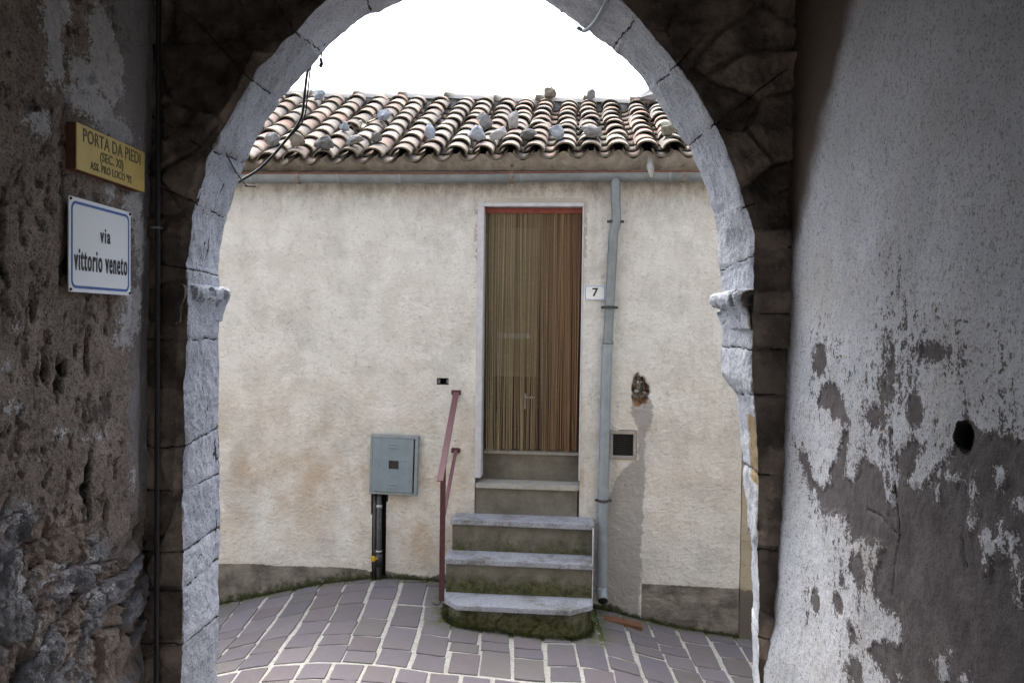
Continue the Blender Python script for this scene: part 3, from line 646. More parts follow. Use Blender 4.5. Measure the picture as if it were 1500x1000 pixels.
# handrail
rail = thing('handrail', 'red painted iron handrail beside the steps, bolted to the wall by two plates', 'handrail', HO, -TH)
def bar(name, p0, p1, wv, t, mat):
    p0, p1 = Vector(p0), Vector(p1); d = p1-p0; bm = bmesh.new()
    q = d.to_track_quat('Y', 'Z'); m = Matrix.Translation((p0+p1)/2) @ q.to_matrix().to_4x4() @ Matrix.Diagonal((wv, d.length, t, 1)); bmesh.ops.create_cube(bm, size=1, matrix=m)
    bmesh.ops.bevel(bm, geom=bm.edges[:], offset=.0015, segments=1, affect='EDGES'); return bm_obj(name, bm, mat, rail)
bar('top_bar', (-.570, .0, 1.44), (-.573, -.66, .885), .045, .010, M['pink_paint'])
bm = bmesh.new(); abox(bm, -.588, -.552, -.562, -.544, .03, .96, .0015); bm_obj('post', bm, M['red_paint'], rail)
bar('brace', (-.567, .0, 1.00), (-.568, -.545, .60), .026, .010, M['pink_paint'])
box('wall_plate', -.607, -.535, -.014, .01, 1.415, 1.452, M['red_paint'], rail, .003)
box('wall_plate', -.602, -.534, -.014, .01, .975, 1.012, M['red_paint'], rail, .003)
tube('foot_hook', smooth_path([(-.572, -.553, .05), (-.578, -.56, .02), (-.60, -.565, .005), (-.63, -.57, .015)]), .006, M['black_pipe'], rail, 8)

# string curtain
cur = thing('string_curtain', 'brown and olive strand curtain hanging in the doorway from a red header', 'curtain', HO, -TH)
box('header_rail', -.372, .361, .06, .10, 2.795, 2.834, simple('red_header', (.16, .035, .025), (.22, .055, .04), 20, .6), cur, .003)
def curtain():
    V = []; Fc = []; T = []; rnd = random.Random(2); N = 150; nz = 22
    for k in range(N):
        t = (k+.5)/N; u0 = -.366+t*.720; gather = .0
        # strands bunch towards the bottom and open narrow dark gaps
        ub = -.366+.72*t+rnd.gauss(0, .003)+.016*math.sin(t*23)+.010*math.sin(t*53+1)+.004*math.sin(t*110)+rnd.uniform(-.003, .003)
        wv = rnd.uniform(.0014, .0028); ph = rnd.uniform(0, 6); yo = .075+rnd.uniform(-.008, .008)
        g = np.array([.225, .18, .10]); r_ = np.array([.20, .105, .045]); m_ = np.array([.195, .145, .075]); f = np.clip((t-.15)/.8, 0, 1)
        c = (g*(1-2*f)+m_*2*f) if f < .5 else (m_*(2-2*f)+r_*(2*f-1)); c = c*rnd.uniform(.45, 1.3)
        bot = .982+rnd.uniform(0, .03)-(.012 if t < .1 else 0); base = len(V)
        for j in range(nz):
            s = j/(nz-1); z = 2.80+(bot-2.80)*s; x = u0+(ub-u0)*(s**1.4)+.0022*math.sin(s*9+ph)*s; y = yo+.006*math.sin(s*5+ph)+.004*s*math.sin(t*30)
            a = ph+s*2.5; dx, dy = wv*abs(math.cos(a*.5))*.5+wv*.5, wv*.3*math.sin(a)
            V += [(x-dx, y-dy, z), (x, y-.0012, z), (x+dx, y+dy, z)]; T += [c]*3
        for j in range(nz-1):
            for i in (0, 1): Fc.append([base+j*3+i, base+j*3+i+1, base+(j+1)*3+i+1, base+(j+1)*3+i])
    m = Mt('curtain_strand'); c = m.mix(m.rng(m.noise(40, 3), .3, .7, 0, .3), m.attr('tint', 'Color'), (.10, .06, .03)); mat = m.done(c, .45, None, 0, .4)
    o = mesh_np('strands', np.array(V), np.array(Fc), mat, cur, {'tint': np.array(T)}); o['kind'] = 'stuff'
curtain()

# ------------------------------------------------------------------ wall fittings
def text_mesh(name, txt, size, mat, parent, sx=1, off=.0, ext=.0006, spacing=1):
    cu_ = bpy.data.curves.new('t', 'FONT'); cu_.body = txt; cu_.size = size; cu_.extrude = ext; cu_.offset = off; cu_.align_x = 'CENTER'; cu_.align_y = 'CENTER'; cu_.space_character = spacing; cu_.resolution_u = 3
    o = bpy.data.objects.new('t', cu_); S.collection.objects.link(o); dg = bpy.context.evaluated_depsgraph_get(); me = bpy.data.meshes.new_from_object(o.evaluated_get(dg)); bpy.data.objects.remove(o)
    for v in me.vertices: v.co.x *= sx
    me.materials.clear(); me.materials.append(mat); me.name = name
    return link(bpy.data.objects.new(name, me), parent)
num = thing('house_number_sign', 'small white enamel plate with number 7 beside the door', 'number sign', H2W(.463, .006, 2.197), -TH)
box('plate', -.079, .079, -.004, .004, -.056, .056, M['plate_white'], num, .002, 2)
bm = bmesh.new()
for a, b, c, d in [(-.073, .073, .047, .051), (-.073, .073, -.051, -.047), (-.073, -.069, -.047, .047), (.069, .073, -.047, .047)]: abox(bm, a, b, -.0052, -.0042, c, d)
bm_obj('border', bm, M['sign_blue'], num)
t = text_mesh('numeral', '7', .085, M['sign_black'], num, 1.05, .002); t.location = (.0, -.005, .002); t.rotation_euler = (R(90), 0, 0)

mb = thing('meter_box', 'blue grey metal utility cabinet with black keyhole window fixed to the house wall', 'utility box', H2W(-1.036, .0, .875), -TH)
RB = R(1.2)
def mbo(name, fn, mat):
    bm = bmesh.new(); fn(bm); bmesh.ops.rotate(bm, verts=bm.verts[:], cent=(0, 0, 0), matrix=Matrix.Rotation(RB, 3, 'Y')); return bm_obj(name, bm, mat, mb)
def fr(bm):
    for a, b, c, d in [(-.184, .184, .205, .226), (-.184, .184, -.226, -.205), (-.184, -.164, -.205, .205), (.160, .184, -.205, .205)]: abox(bm, a, b, -.052, .01, c, d, .002)
mbo('frame', fr, M['box_frame'])
def dr(bm):
    abox(bm, -.162, .150, -.058, -.045, .035, .203, .0015); abox(bm, -.162, .150, -.058, -.045, -.203, -.025, .0015); abox(bm, -.162, -.035, -.058, -.045, -.025, .035); abox(bm, .040, .150, -.058, -.045, -.025, .035)
    for z in (.135, .160, -.145, -.170):
        abox(bm, -.03, .035, -.063, -.0585, z-.005, z+.005, .002)
md = mbo('cabinet_door', dr, M['box_paint'])
mbo('window_void', lambda bm: (abox(bm, -.0349, .0399, -.052, -.03, -.0249, .0349),), M['black'])
mbo('inner_panel', lambda bm: (abox(bm, -.170, .158, -.029, -.02, -.203, .203),), M['dark'])
def wd(bm):
    for a, b, c, d in [(-.036, .041, .032, .037), (-.036, .041, -.027, -.022), (-.036, -.030, -.022, .032), (.035, .041, -.022, .032)]: abox(bm, a, b, -.060, -.040, c, d, .002)
mbo('window_rim', wd, M['black'])
mbo('lock', lambda bm: bmesh.ops.create_cone(bm, cap_ends=True, segments=12, radius1=.008, radius2=.007, depth=.01, matrix=Matrix.Translation((-.125, -.061, 0)) @ Matrix.Rotation(R(90), 4, 'X')), M['steel'])
gp = thing('gas_pipe', 'black pipe with yellow valve running down the wall from the utility box', 'pipe', HO, -TH)
tube('pipe', [(-1.150, -.018, .66), (-1.150, -.018, .2), (-1.145, -.018, -.08)], .021, M['black_pipe'], gp, 14)
tube('conduit', [(-1.188, -.008, .66), (-1.186, -.008, -.08)], .014, M['black_pipe'], gp, 12)
tube('joint', [(-1.150, -.018, .185), (-1.147, -.018, .09)], .03, M['black'], gp, 14)
tube('pipe_band', [(-1.150, -.018, .54), (-1.150, -.018, .565)], .024, M['steel'], gp, 14)
tube('pipe_band', [(-1.150, -.018, .20), (-1.150, -.018, .215)], .026, M['steel'], gp, 14)
bm = bmesh.new(); abox(bm, -1.205, -1.165, -.066, -.044, .135, .18, .009, 2); abox(bm, -1.18, -1.152, -.05, -.035, .15, .165, .003); bm_obj('valve_cap', bm, M['yellow_plastic'], gp)
# terracotta slab at the foot of the pipe
ts = prism('terracotta_slab', [(-.14, -.045), (.14, -.05), (.13, .05), (-.135, .055)], 0, .03, M['terracotta']); p = H2W(.70, .18, 0); ts.location = (p.x, p.y, -.218); ts.rotation_euler = (0, R(8), -TH-.05)
tag(ts, 'orange terracotta slab on the ground below the drainpipe mouth', 'brick')

# neighbouring house, right
nb = thing('neighbouring_house', 'ochre plastered house adjoining the cream house at the right edge of the arch', 'house', HO, -TH)
us4 = np.arange(1.565, 6, .03); zs4 = np.arange(-.9, 3.6, .03); U4, Z4 = np.meshgrid(us4, zs4)
nm = Mt('old_ochre_wall'); x_ = nm.nd('ShaderNodeSeparateXYZ', Vector=nm.oc); n1 = nm.noise(9, 6, .7); c = nm.mix(nm.rng(n1, .35, .65), (0.312, 0.270, 0.180), (0.348, 0.318, 0.252)); c = nm.mix(nm.rng(nm.noise(14, 4, .6, nm.vec(1, 1, 1.8)), .62, .68), c, (0.210, 0.084, 0.036)); c = nm.mix(nm.rng(nm.mth('ADD', x_.outputs[2], nm.mth('MULTIPLY', n1, .1)), .08, .05), c, (0.120, 0.108, 0.090))
grid('wall', np.stack([U4, .0-.015*fbm(U4, 0, Z4, 4, 4, 55), Z4], -1), nm.done(c, .95, nm.bump(nm.noise(40, 6, .7), .6, .01), 0, .1), nb)
box('side_wall', 1.565, 6, .05, 4.6, -.9, 3.6, M['facade'], nb)
bm = bmesh.new(); v = [bm.verts.new(p) for p in [(1.5, -.25, 3.55), (6.1, -.25, 3.55), (6.1, 2.3, 4.6), (1.5, 2.3, 4.6), (1.5, 4.8, 3.55), (6.1, 4.8, 3.55)]]; bm.faces.new(v[:4]); bm.faces.new((v[3], v[2], v[5], v[4])); bmesh.ops.solidify(bm, geom=bm.faces[:], thickness=.08); bm_obj('roof', bm, simple('weathered_tile_roof', (.42, .32, .25), (.3, .25, .2), 6, .9), nb)

# ------------------------------------------------------------------ stones on the roof
GR = 'stones weighing down the roof tiles'
def rmat(name, c1, c2): return simple(name, c1, c2, 18, .9, 0, .6, .006, .2)
RM = {'pale': rmat('pale_stone', (0.218, 0.218, 0.218), (0.291, 0.285, 0.276)), 'blue': rmat('blue_grey_stone', (0.176, 0.198, 0.228), (0.260, 0.276, 0.301)), 'dark': rmat('dark_stone', (0.068, 0.068, 0.068), (0.124, 0.124, 0.120)), 'brown': rmat('brown_stone', (0.114, 0.098, 0.078), (0.176, 0.156, 0.124)), 'grey': rmat('grey_stone', (0.136, 0.136, 0.136), (0.207, 0.207, 0.203)), 'green': rmat('lichened_stone', (0.136, 0.139, 0.104), (0.218, 0.218, 0.187)), 'white': rmat('white_stone', (0.291, 0.291, 0.280), (0.344, 0.344, 0.333))}
ST = [(-2.00, .12, .13, .12, .12, 'grey', 'rounded light grey stone on the roof edge closest to the left side of the arch'),
 (-1.79, .06, .14, .12, .14, 'brown', 'brownish grey blocky stone second from the left along the eaves, above the hanging cable'),
 (-1.56, .0, .17, .13, .12, 'dark', 'dark grey egg-shaped stone third from the left along the eaves'),
 (-1.34, .06, .17, .11, .10, 'grey', 'wide grey flat-topped stone fourth from the left along the eaves'),
 (-1.20, .13, .10, .10, .10, 'dark', 'small blackish stone wedged just right of the wide grey stone on the eaves'),
 (-2.10, 1.66, .14, .12, .11, 'blue', 'pale blue-grey stone high on the roof at the far left under the ridge'),
 (-1.55, .52, .10, .09, .09, 'blue', 'small pointed bluish stone left of the slipped tile'),
 (-1.31, .90, .16, .13, .10, 'blue', 'bluish stone half way up the roof just right of the slipped tile'),
 (-.80, .24, .10, .11, .15, 'blue', 'upright pale blue stone alone between eaves and mid roof, left of centre'),
 (-.42, .58, .15, .13, .15, 'grey', 'roundish grey stone mid roof, upper one of the pair above the door lintel'),
 (-.43, .10, .15, .12, .14, 'blue', 'light bluish stone lower one of the pair above the door lintel'),
 (-.19, .55, .10, .10, .16, 'pale', 'pointed purplish grey stone standing behind the long white wedge'),
 (-.27, .22, .20, .07, .08, 'white', 'long whitish wedge-shaped stone lying slanted across the tiles'),
 (-.05, .14, .15, .11, .09, 'dark', 'low dark grey stone right of the long whitish wedge'),
 (.165, .08, .13, .12, .14, 'blue', 'squared pale blue block of stone near the eaves right of the low dark one'),
 (.415, .12, .18, .13, .14, 'grey', 'largest rough grey stone on the right half of the roof edge above the downpipe'),
 (1.00, .22, .17, .14, .14, 'green', 'greenish lichened stone on the roof edge touching the right side of the arch'),
 (.03, 1.88, .15, .12, .13, 'brown', 'beige brown stone sitting on top of the ridge, tallest on the skyline'),
 (.42, 1.87, .10, .10, .12, 'grey', 'small grey stone on the ridge right of the tall beige one'),
 (.95, 1.85, .22, .14, .13, 'pale', 'pale chunk on the ridge at the far right beside the arch')]
for i, (u, s, a, b, c, mt, lab) in enumerate(ST):
    o = rock('roof_stone', (a, b, c), 100+i, RM[mt]); p = roofpt(u, s+.02, .105+c*.30); q = H2W(p.x, -p.y, p.z); o.location = q
    o.rotation_euler = (SL*.6, .45 if 'slanted' in lab else random.uniform(-.3, .3), random.uniform(-.5, .5)); 
    if 'slanted' in lab: o.rotation_euler = (0, -.55, .2)
    tag(o, lab, 'stone', GR)
o = rock('stone_shard', (.065, .05, .19), 321, RM['white']); o.location = H2W(.845, .13, 3.12); o.rotation_euler = (0, -.14, 0); tag(o, 'narrow white stone shard poking down over the gutter at the right end of the eaves', 'stone')

# ------------------------------------------------------------------ gate
gate = thing('stone_gateway', 'limewashed pointed stone arch with dark unlit inner face framing the street', 'archway')
NEAR = [(-1.10, -.4), (-1.104, .766), (-1.099, 1.22), (-1.107, 1.45), (-1.096, 1.63), (-1.101, 1.76), (-1.087, 2.01), (-1.094, 2.171), (-1.075, 2.32), (-1.028, 2.489), (-.964, 2.621), (-.867, 2.789), (-.763, 2.89), (-.662, 2.994), (-.53, 3.09), (-.40, 3.155), (-.17, 3.215), (.06, 3.155), (.2, 3.09), (.318, 3.022), (.45, 2.877), (.554, 2.749), (.641, 2.602), (.699, 2.473), (.763, 2.271), (.762, 2.1), (.762, 2.01), (.766, 1.79), (.786, 1.59), (.796, 1.365), (.805, 1.027), (.814, .8), (.82, -.4)]
FAR = [(-1.10, -.4), (-1.106, .611), (-1.11, 1.381), (-1.113, 2.015), (-1.112, 2.15), (-1.09, 2.313), (-1.065, 2.419), (-1.04, 2.482), (-1.003, 2.587), (-.946, 2.705), (-.873, 2.798), (-.779, 2.899), (-.694, 2.99), (-.56, 3.095), (-.447, 3.148), (-.19, 3.215), (.06, 3.154), (.226, 3.057), (.332, 2.981), (.439, 2.866), (.513, 2.775), (.605, 2.629), (.665, 2.493), (.721, 2.336), (.738, 2.222), (.748, 2.016), (.747, 1.80), (.770, 1.76), (.808, 1.725), (.826, 1.60), (.83, 1.538), (.856, 1.285), (.876, .902), (.892, .646), (.90, -.4)]
CX, SZ = -.17, 2.0
def tau(x, z):
    if z <= SZ: return (z-SZ) if x < CX else math.pi*.98+(SZ-z)
    return (math.pi-math.atan2(z-SZ, x-CX))*.98
ts_ = np.concatenate([np.arange(-2.4, 0, .0055), np.arange(0, math.pi*.98, .0055), np.arange(math.pi*.98, math.pi*.98+2.4, .0055)])
def curve(C):
    tt = [tau(*p) for p in C]; X_ = np.interp(ts_, tt, [p[0] for p in C]); Z_ = np.interp(ts_, tt, [p[1] for p in C])
    k = np.hanning(13); k /= k.sum(); sm = lambda a: np.convolve(np.pad(a, 6, 'edge'), k, 'valid'); return sm(X_), sm(Z_)
nX, nZ = curve(NEAR); fX, fZ = curve(FAR)
Y1, Y2 = 2.70, 3.05
# outward normals (into the masonry)
def outn(X_, Z_):
    k = np.hanning(61); k /= k.sum(); sm = lambda a: np.convolve(np.pad(a, 30, 'edge'), k, 'valid')
    tx, tz = np.gradient(sm(X_)), np.gradient(sm(Z_)); l = np.hypot(tx, tz); return -tz/l, tx/l
onx, onz = outn(nX, nZ)
# face outer border: rectangle between passage walls
BL, BR, BT = -1.30, 1.02, 3.72
def border(x, z, ox, oz, t):
    if z <= SZ or abs(x-CX) > 1e9: return (BL if x < CX else BR), z
    dx, dz = x-CX, z-SZ; k = min((BL-CX)/dx if dx < 0 else 1e9, (BR-CX)/dx if dx > 0 else 1e9, (BT-SZ)/dz if dz > 0 else 1e9); return CX+dx*k, SZ+dz*k
bo = np.array([border(x, z, 0, 0, 0) for x, z in zip(nX, nZ)])
NQF = 90; NQS = 60
qf = np.linspace(1, 0, NQF)**1.4
face = np.zeros((NQF, len(ts_), 3)); face[..., 0] = bo[:, 0]*qf[:, None]+nX*(1-qf[:, None]); face[..., 2] = bo[:, 1]*qf[:, None]+nZ*(1-qf[:, None]); face[..., 1] = Y1
qs = np.linspace(0, 1, NQS+1)[1:]
soff = np.zeros((NQS, len(ts_), 3)); soff[..., 0] = nX*(1-qs[:, None])+fX*qs[:, None]; soff[..., 2] = nZ*(1-qs[:, None])+fZ*qs[:, None]; soff[..., 1] = Y1+(Y2-Y1)*qs[:, None]
P = np.concatenate([face, soff], 0); px, py, pz = P[..., 0].copy(), P[..., 1].copy(), P[..., 2].copy()
TT = np.broadcast_to(ts_, px.shape); ONX = np.broadcast_to(onx, px.shape); ONZ = np.broadcast_to(onz, px.shape)
# block joints along the ring
rj = random.Random(11)
J = [-1.75, -1.42, -1.12, -.92, -.80, -.60, -.44, -.10, .14, .36, .55, .80, 1.0, 1.22, 1.5, 1.8, 2.02, 2.2, 2.42, 2.70, 2.88, 3.08, 3.18, 3.34, 3.6, 3.85, 4.15, 4.5, 4.9]
jd = np.full(px.shape, 9.); 
wob = .007*fbm(px, py, pz, 12, 3, 31)
for i, j in enumerate(J): jd = np.minimum(jd, np.abs(TT-j+wob+.25*(py-2.87)*rj.uniform(-.4, .4)))
issoff = np.zeros(px.shape); issoff[NQF:, :] = 1
dist_edge = np.hypot(px-np.broadcast_to(nX, px.shape), pz-np.broadcast_to(nZ, px.shape))   # on the face: distance to arris
joint = (1-sstep(.001, .0055, jd))*(.45+.55*(fbm(px, py, pz, 10, 2, 91) > -.15))
# face relief: rubble
f1, f2, cid = worley(px*4.2+.3*fbm(px, 0, pz, 3, 2, 5), pz*5.6+.3*fbm(px, 3, pz, 3, 2, 6), 17)
rub = (cid-.5)*.05-.035*(1-sstep(0, .06, f2-f1))+.035*(fbm(px, 0, pz, 13, 5, 8)*.6+.4*(.5-np.abs(fbm(px, 0, pz, 9, 4, 18)*2)))+.004*fbm(px, 0, pz, 60, 3, 9)
fmask = (1-issoff)
upper = sstep(1.9, 2.5, pz)*.8+.35
disp_y = -rub*fmask*sstep(0, .10, dist_edge)*upper-.006*fbm(px, 0, pz, 25, 3, 44)*fmask+.01*joint*fmask*(1-sstep(.18, .30, dist_edge))
P[..., 1] += disp_y
# soffit relief
so_ = issoff*(.010*fbm(px, py, pz, 5, 3, 61)+.005*fbm(px, py, pz, 22, 3, 62)+.0025*fbm(px, py, pz, 80, 2, 63)+.005*joint)
cell = np.floor(np.interp(TT, J, range(len(J)))); so_ += issoff*.007*(_h(cell, cell*0, cell*0, 4)-.5)*2*sstep(0, .02, jd)
# chipped arris
s_n = np.clip((py-Y1)/.05, 0, 1)*issoff; near_edge = np.where(issoff > 0, 1-sstep(0, .05, py-Y1), 1-sstep(0, .03, dist_edge))
chip = np.clip(fbm(TT*1., 0, 0*TT, 9, 4, 71)+.15, 0, 1)*.034+np.clip(fbm(TT, 0, 0*TT, 40, 3, 72), 0, 1)*.010
so_ += near_edge*chip*issoff
P[..., 0] += ONX*so_; P[..., 2] += ONZ*so_
P[..., 1] += near_edge*chip*.8*np.where(issoff > 0, 1-sstep(0, .03, py-Y1), 1)
lime = np.where(issoff > 0, 1-.6*(1-sstep(0, .02, py-Y1)), .45*(1-sstep(0, .012, dist_edge)))
crack_dark = joint*1.0
left = px < CX
# weather damage on the left jamb and dark veins
vein = np.abs(fbm(px*0+py*3.0, 0, pz*.8, 5, 3, 81)); crack_dark = np.maximum(crack_dark, .95*(1-sstep(0, .06, vein))*issoff*((pz > 2.05) & (pz < 2.45) & left))
crack_dark = np.maximum(crack_dark, .75*(1-sstep(0, .06, vein))*issoff*((pz > 1.1) & (pz < 1.8) & left)*(py > 2.8))
vein2 = np.abs(fbm(TT*.7, 0, py*4, 4, 3, 85)); crack_dark = np.maximum(crack_dark, .55*(1-sstep(0, .03, vein2))*issoff)
dark = .9*((px > .7)*issoff*sstep(0, .04, 1.70-pz)*sstep(0, .05, pz-1.42)*(1-sstep(.10, .25, py-Y1)))
stain = .0
tone = .74+.36*_h(cell, cell*0, cell*0, 14); tone = np.stack([tone*1.0, tone*.995, tone*(.97+.05*_h(cell, cell*0, cell*0, 15))], -1)
tone = np.where(issoff[..., None] > 0, tone, (.55+.85*cid)[..., None]*np.array([1.02, 1, .97]))
Aatt = np.stack([np.clip(lime, 0, 1), np.clip(crack_dark, 0, 1), np.clip(dark, 0, 1)], -1)
grid('inner_face', P[:NQF], M['arch'], gate, {'A': Aatt[:NQF], 'tone': tone[:NQF]}, flip=True)
grid('arch_ring', P[NQF-1:], M['arch'], gate, {'A': Aatt[NQF-1:], 'tone': tone[NQF-1:]}, flip=True)
# street side of the gate with the storey above it
ob = []
for x, z in zip(fX[::4], fZ[::4]):
    if z <= SZ: ob.append(((-7 if x < CX else 7), z))
    else:
        dx, dz = x-CX, z-SZ; k_ = min((-7-CX)/dx if dx < 0 else 1e9, (7-CX)/dx if dx > 0 else 1e9, (4.6-SZ)/dz if dz > 0 else 1e9); ob.append((CX+dx*k_, SZ+dz*k_))
ob = np.array(ob); q = np.linspace(0, 1, 24)[:, None]; ffx = P[-1, ::4, 0]; ffz = P[-1, ::4, 2]; ffy = P[-1, ::4, 1]
PO = np.zeros((24, len(ob), 3)); PO[..., 0] = ffx*(1-q)+ob[:, 0]*q; PO[..., 2] = ffz*(1-q)+ob[:, 1]*q; PO[..., 1] = ffy*(1-np.clip(q*8, 0, 1))+(Y2+.0)*np.clip(q*8, 0, 1)
grid('street_facade', PO, M['facade'], gate, flip=True)
box('upper_storey', -7, 7, -4.2, 3.04, 3.95, 4.6, M['facade'], gate, 0)
bm = bmesh.new(); abox(bm, -7, -1.45, 2.4, 3.03, -.6, 3.95); abox(bm, 1.25, 7, 2.4, 3.03, -.6, 3.95); bm_obj('flank_wall', bm, M['facade'], gate)
# capitals
def capital(x0, sgn, zc, w):
    prof = [(-.0, -.105), (.006, -.085), (.010, -.06), (.024, -.035), (.040, -.018), (.047, 0), (.046, .016), (.03, .026), (.0, .030)]
    prof = [(a*w, b) for a, b in prof]; L = np.cumsum([0]+[math.dist(prof[i], prof[i+1]) for i in range(len(prof)-1)]); t = np.linspace(0, L[-1], 40)
    dx = np.interp(t, L, [p[0] for p in prof]); dz = np.interp(t, L, [p[1] for p in prof]); yy = np.linspace(Y1-.012, Y2+.02, 90)
    DX, YY = np.meshgrid(dx, yy); DZ, _ = np.meshgrid(dz, yy); nz = fbm(YY*1.3, DX*3, DZ*1.6, 15, 5, 3+int(sgn), .62); ero = 1-.8*sstep(.0, .4, nz)-.5*(1-sstep(0, .05, YY-Y1+.012))
    Pc = np.stack([x0+sgn*(DX*ero+.004*nz-.016*(DX < .001)), YY, zc+DZ+.010*fbm(YY, 2, DZ, 16, 4, 9)], -1)
    Aa = np.zeros(Pc.shape); Aa[..., 0] = .85-.5*(1-sstep(0, .05, YY-Y1+.012)); Aa[..., 1] = .5*(np.abs(DZ+.02) < .006)+.45*(nz > .3)
    o = grid('capital', Pc, M['arch'], gate, {'A': Aa, 'tone': np.ones(Pc.shape)*.95}, flip=(sgn < 0))
    return o
capital(-1.108, 1, 2.06, .72)['label'] = 'eroded left capital moulding'
capital(.752, -1, 2.065, 1.05)['label'] = 'sharper right capital moulding'

# ------------------------------------------------------------------ passage
def axis_grid(a, b, c, d, fine, coarse): return np.concatenate([np.arange(a, b, coarse), np.arange(b, c, fine), np.arange(c, d+coarse*.5, coarse)])
# right wall
BROWN = [(1.427, 1.778), (1.476, 1.778), (1.507, 1.779), (1.54, 1.788), (1.573, 1.772), (1.603, 1.788), (1.64, 1.793), (1.68, 1.743), (1.688, 1.71), (1.732, 1.691), (1.762, 1.665), (1.802, 1.628), (1.849, 1.622), (1.898, 1.622), (1.841, 1.658), (1.818, 1.722), (1.842, 1.73), (1.906, 1.705), (1.944, 1.688), (1.936, 1.624), (1.947, 1.559), (1.991, 1.556), (1.999, 1.604), (2.048, 1.627), (2.131, 1.636), (2.182, 1.567), (2.251, 1.569), (2.238, 1.632), (2.224, 1.708), (2.322, 1.719), (2.452, 1.75), (2.419, 1.803), (2.328, 1.815), (2.263, 1.768), (2.225, 1.717), (2.292, 1.642), (2.351, 1.565), (2.341, 1.528), (2.419, 1.5), (2.5, 1.512), (2.54, 1.583), (2.59, 1.586), (2.534, 1.489), (2.454, 1.485), (2.404, 1.435), (2.228, 1.469), (2.207, 1.426), (2.179, 1.404), (2.119, 1.44), (2.078, 1.44), (2.019, 1.459), (1.996, 1.447), (2.025, 1.397), (2.048, 1.347), (2.03, 1.31), (1.981, 1.294), (1.91, 1.311), (1.896, 1.268), (1.911, 1.234), (1.977, 1.225), (2.034, 1.205), (2.072, 1.162), (2.02, 1.136), (1.944, 1.127), (1.398, .6), (-1, .6), (-1, 1.6), (.6, 1.85)]
BLOB = [(2.439, 1.877, 0.055, 0.045), (2.147, 1.348, 0.043, 0.039), (2.442, 1.159, 0.036, 0.034), (2.271, 1.21, 0.034, 0.028), (2.17, 1.168, 0.028, 0.021), (1.97, 1.895, 0.012, 0.032), (2.142, 1.075, 0.047, 0.035), (1.778, 1.926, 0.058, 0.021), (2.057, 1.755, 0.049, 0.03), (1.846, 1.794, 0.035, 0.03), (2.246, 1.284, 0.016, 0.016), (1.984, 1.821, 0.04, 0.012)]
ISL = [(1.61, 1.667, 0.019, 0.039), (1.603, 1.602, 0.02, 0.033), (1.552, 1.575, 0.032, 0.032), (1.555, 1.529, 0.021, 0.022), (1.519, 1.578, 0.024, 0.025), (1.499, 1.609, 0.031, 0.016), (1.456, 1.668, 0.028, 0.024), (1.514, 1.705, 0.019, 0.019), (1.446, 1.55, 0.032, 0.033), (1.711, 1.268, 0.039, 0.032), (1.679, 1.315, 0.012, 0.01), (1.74, 1.633, 0.019, 0.025), (1.695, 1.671, 0.053, 0.011), (1.893, 1.162, 0.023, 0.01), (1.621, 1.285, 0.015, 0.009), (1.573, 1.438, 0.01, 0.008), (1.473, 1.597, 0.021, 0.018), (1.453, 1.5, 0.011, 0.01)]
rw = thing('passage_side_wall', 'passage wall on the right with flaking whitewash over brown plaster and one round putlog hole', 'wall')
yy = axis_grid(-4.2, 1.35, 2.72, 2.73, .005, .05); zz = axis_grid(-.1, .85, 2.95, 3.96, .005, .04); YY, ZZ = np.meshgrid(yy, zz)
lean = np.interp(ZZ, [-.1, .6, .89, 1.03, 1.37, 1.70, 2.15, 3.0, 4], [.085, .078, .056, .040, .024, .011, 0, .008, .0])
Xr = .885-lean*sstep(2.46, 2.74, YY)+.012*fbm(YY, 0, ZZ, 1.5, 3, 301)+.0035*fbm(YY, 0, ZZ, 14, 3, 302)+.0012*fbm(YY, 0, ZZ, 70, 2, 303)
Xr = Xr+.03*sstep(2.66, 2.73, YY)*(.5+.5*fbm(ZZ, 0, ZZ*0, 6, 3, 8))*0+.0
peel = poly_sd(YY, ZZ, BROWN)
for e in BLOB: peel = np.maximum(peel, ell_sd(YY, ZZ, e))
for e in ISL: peel = np.minimum(peel, -ell_sd(YY, ZZ, e))
peelm = .5+np.clip(peel/.05, -1, 1)*.5
# light flaking speckle around the upper boundary
dk = sstep(-.28, .0, peel); peelm = np.maximum(peelm, .36*dk)
peelm = np.maximum(peelm, .47*np.exp(-((YY-1.95)/.22)**2-((ZZ-1.87)/.10)**2))
peelm = np.where(peel < -.35, 0, peelm)
hd = np.hypot((YY-1.643)/.036, (ZZ-1.762)/.032)+.18*fbm(YY, 0, ZZ, 30, 3, 6); hm = 1-sstep(.62, .86, hd)
Xr = Xr+hm*.12
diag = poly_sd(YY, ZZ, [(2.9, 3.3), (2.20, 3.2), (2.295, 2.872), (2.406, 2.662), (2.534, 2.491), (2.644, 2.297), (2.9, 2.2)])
stain_tone = np.clip(1.1*sstep(-.12, .08, diag+.03*fbm(YY, 0, ZZ, 6, 3, 12))+.34*sstep(2.05, 2.9, ZZ)+.25*sstep(1.9, 1.4, YY)*sstep(1.9, 2.3, ZZ), 0, 1.2)  # brown stain by the arch, and darker towards the top and near end
cr_ = np.minimum(np.minimum(line_d(YY, ZZ, [(1.962, 1.758), (1.945, 1.623), (1.926, 1.498), (1.95, 1.394), (1.956, 1.343)])*1., line_d(YY, ZZ, [(2.103, 1.514), (2.023, 1.515), (1.929, 1.489)])), line_d(YY, ZZ, [(1.647, 1.556), (1.626, 1.508)]))+.003*fbm(YY, 0, ZZ, 40, 2, 9)
crm_ = 1-sstep(.0, .007, cr_); Xr = Xr+.004*crm_
Xr = Xr+.0035*sstep(.45, .56, peelm+.10*fbm(YY, 0, ZZ, 40, 3, 7)*4*np.abs(.5-np.abs(peelm-.5)))
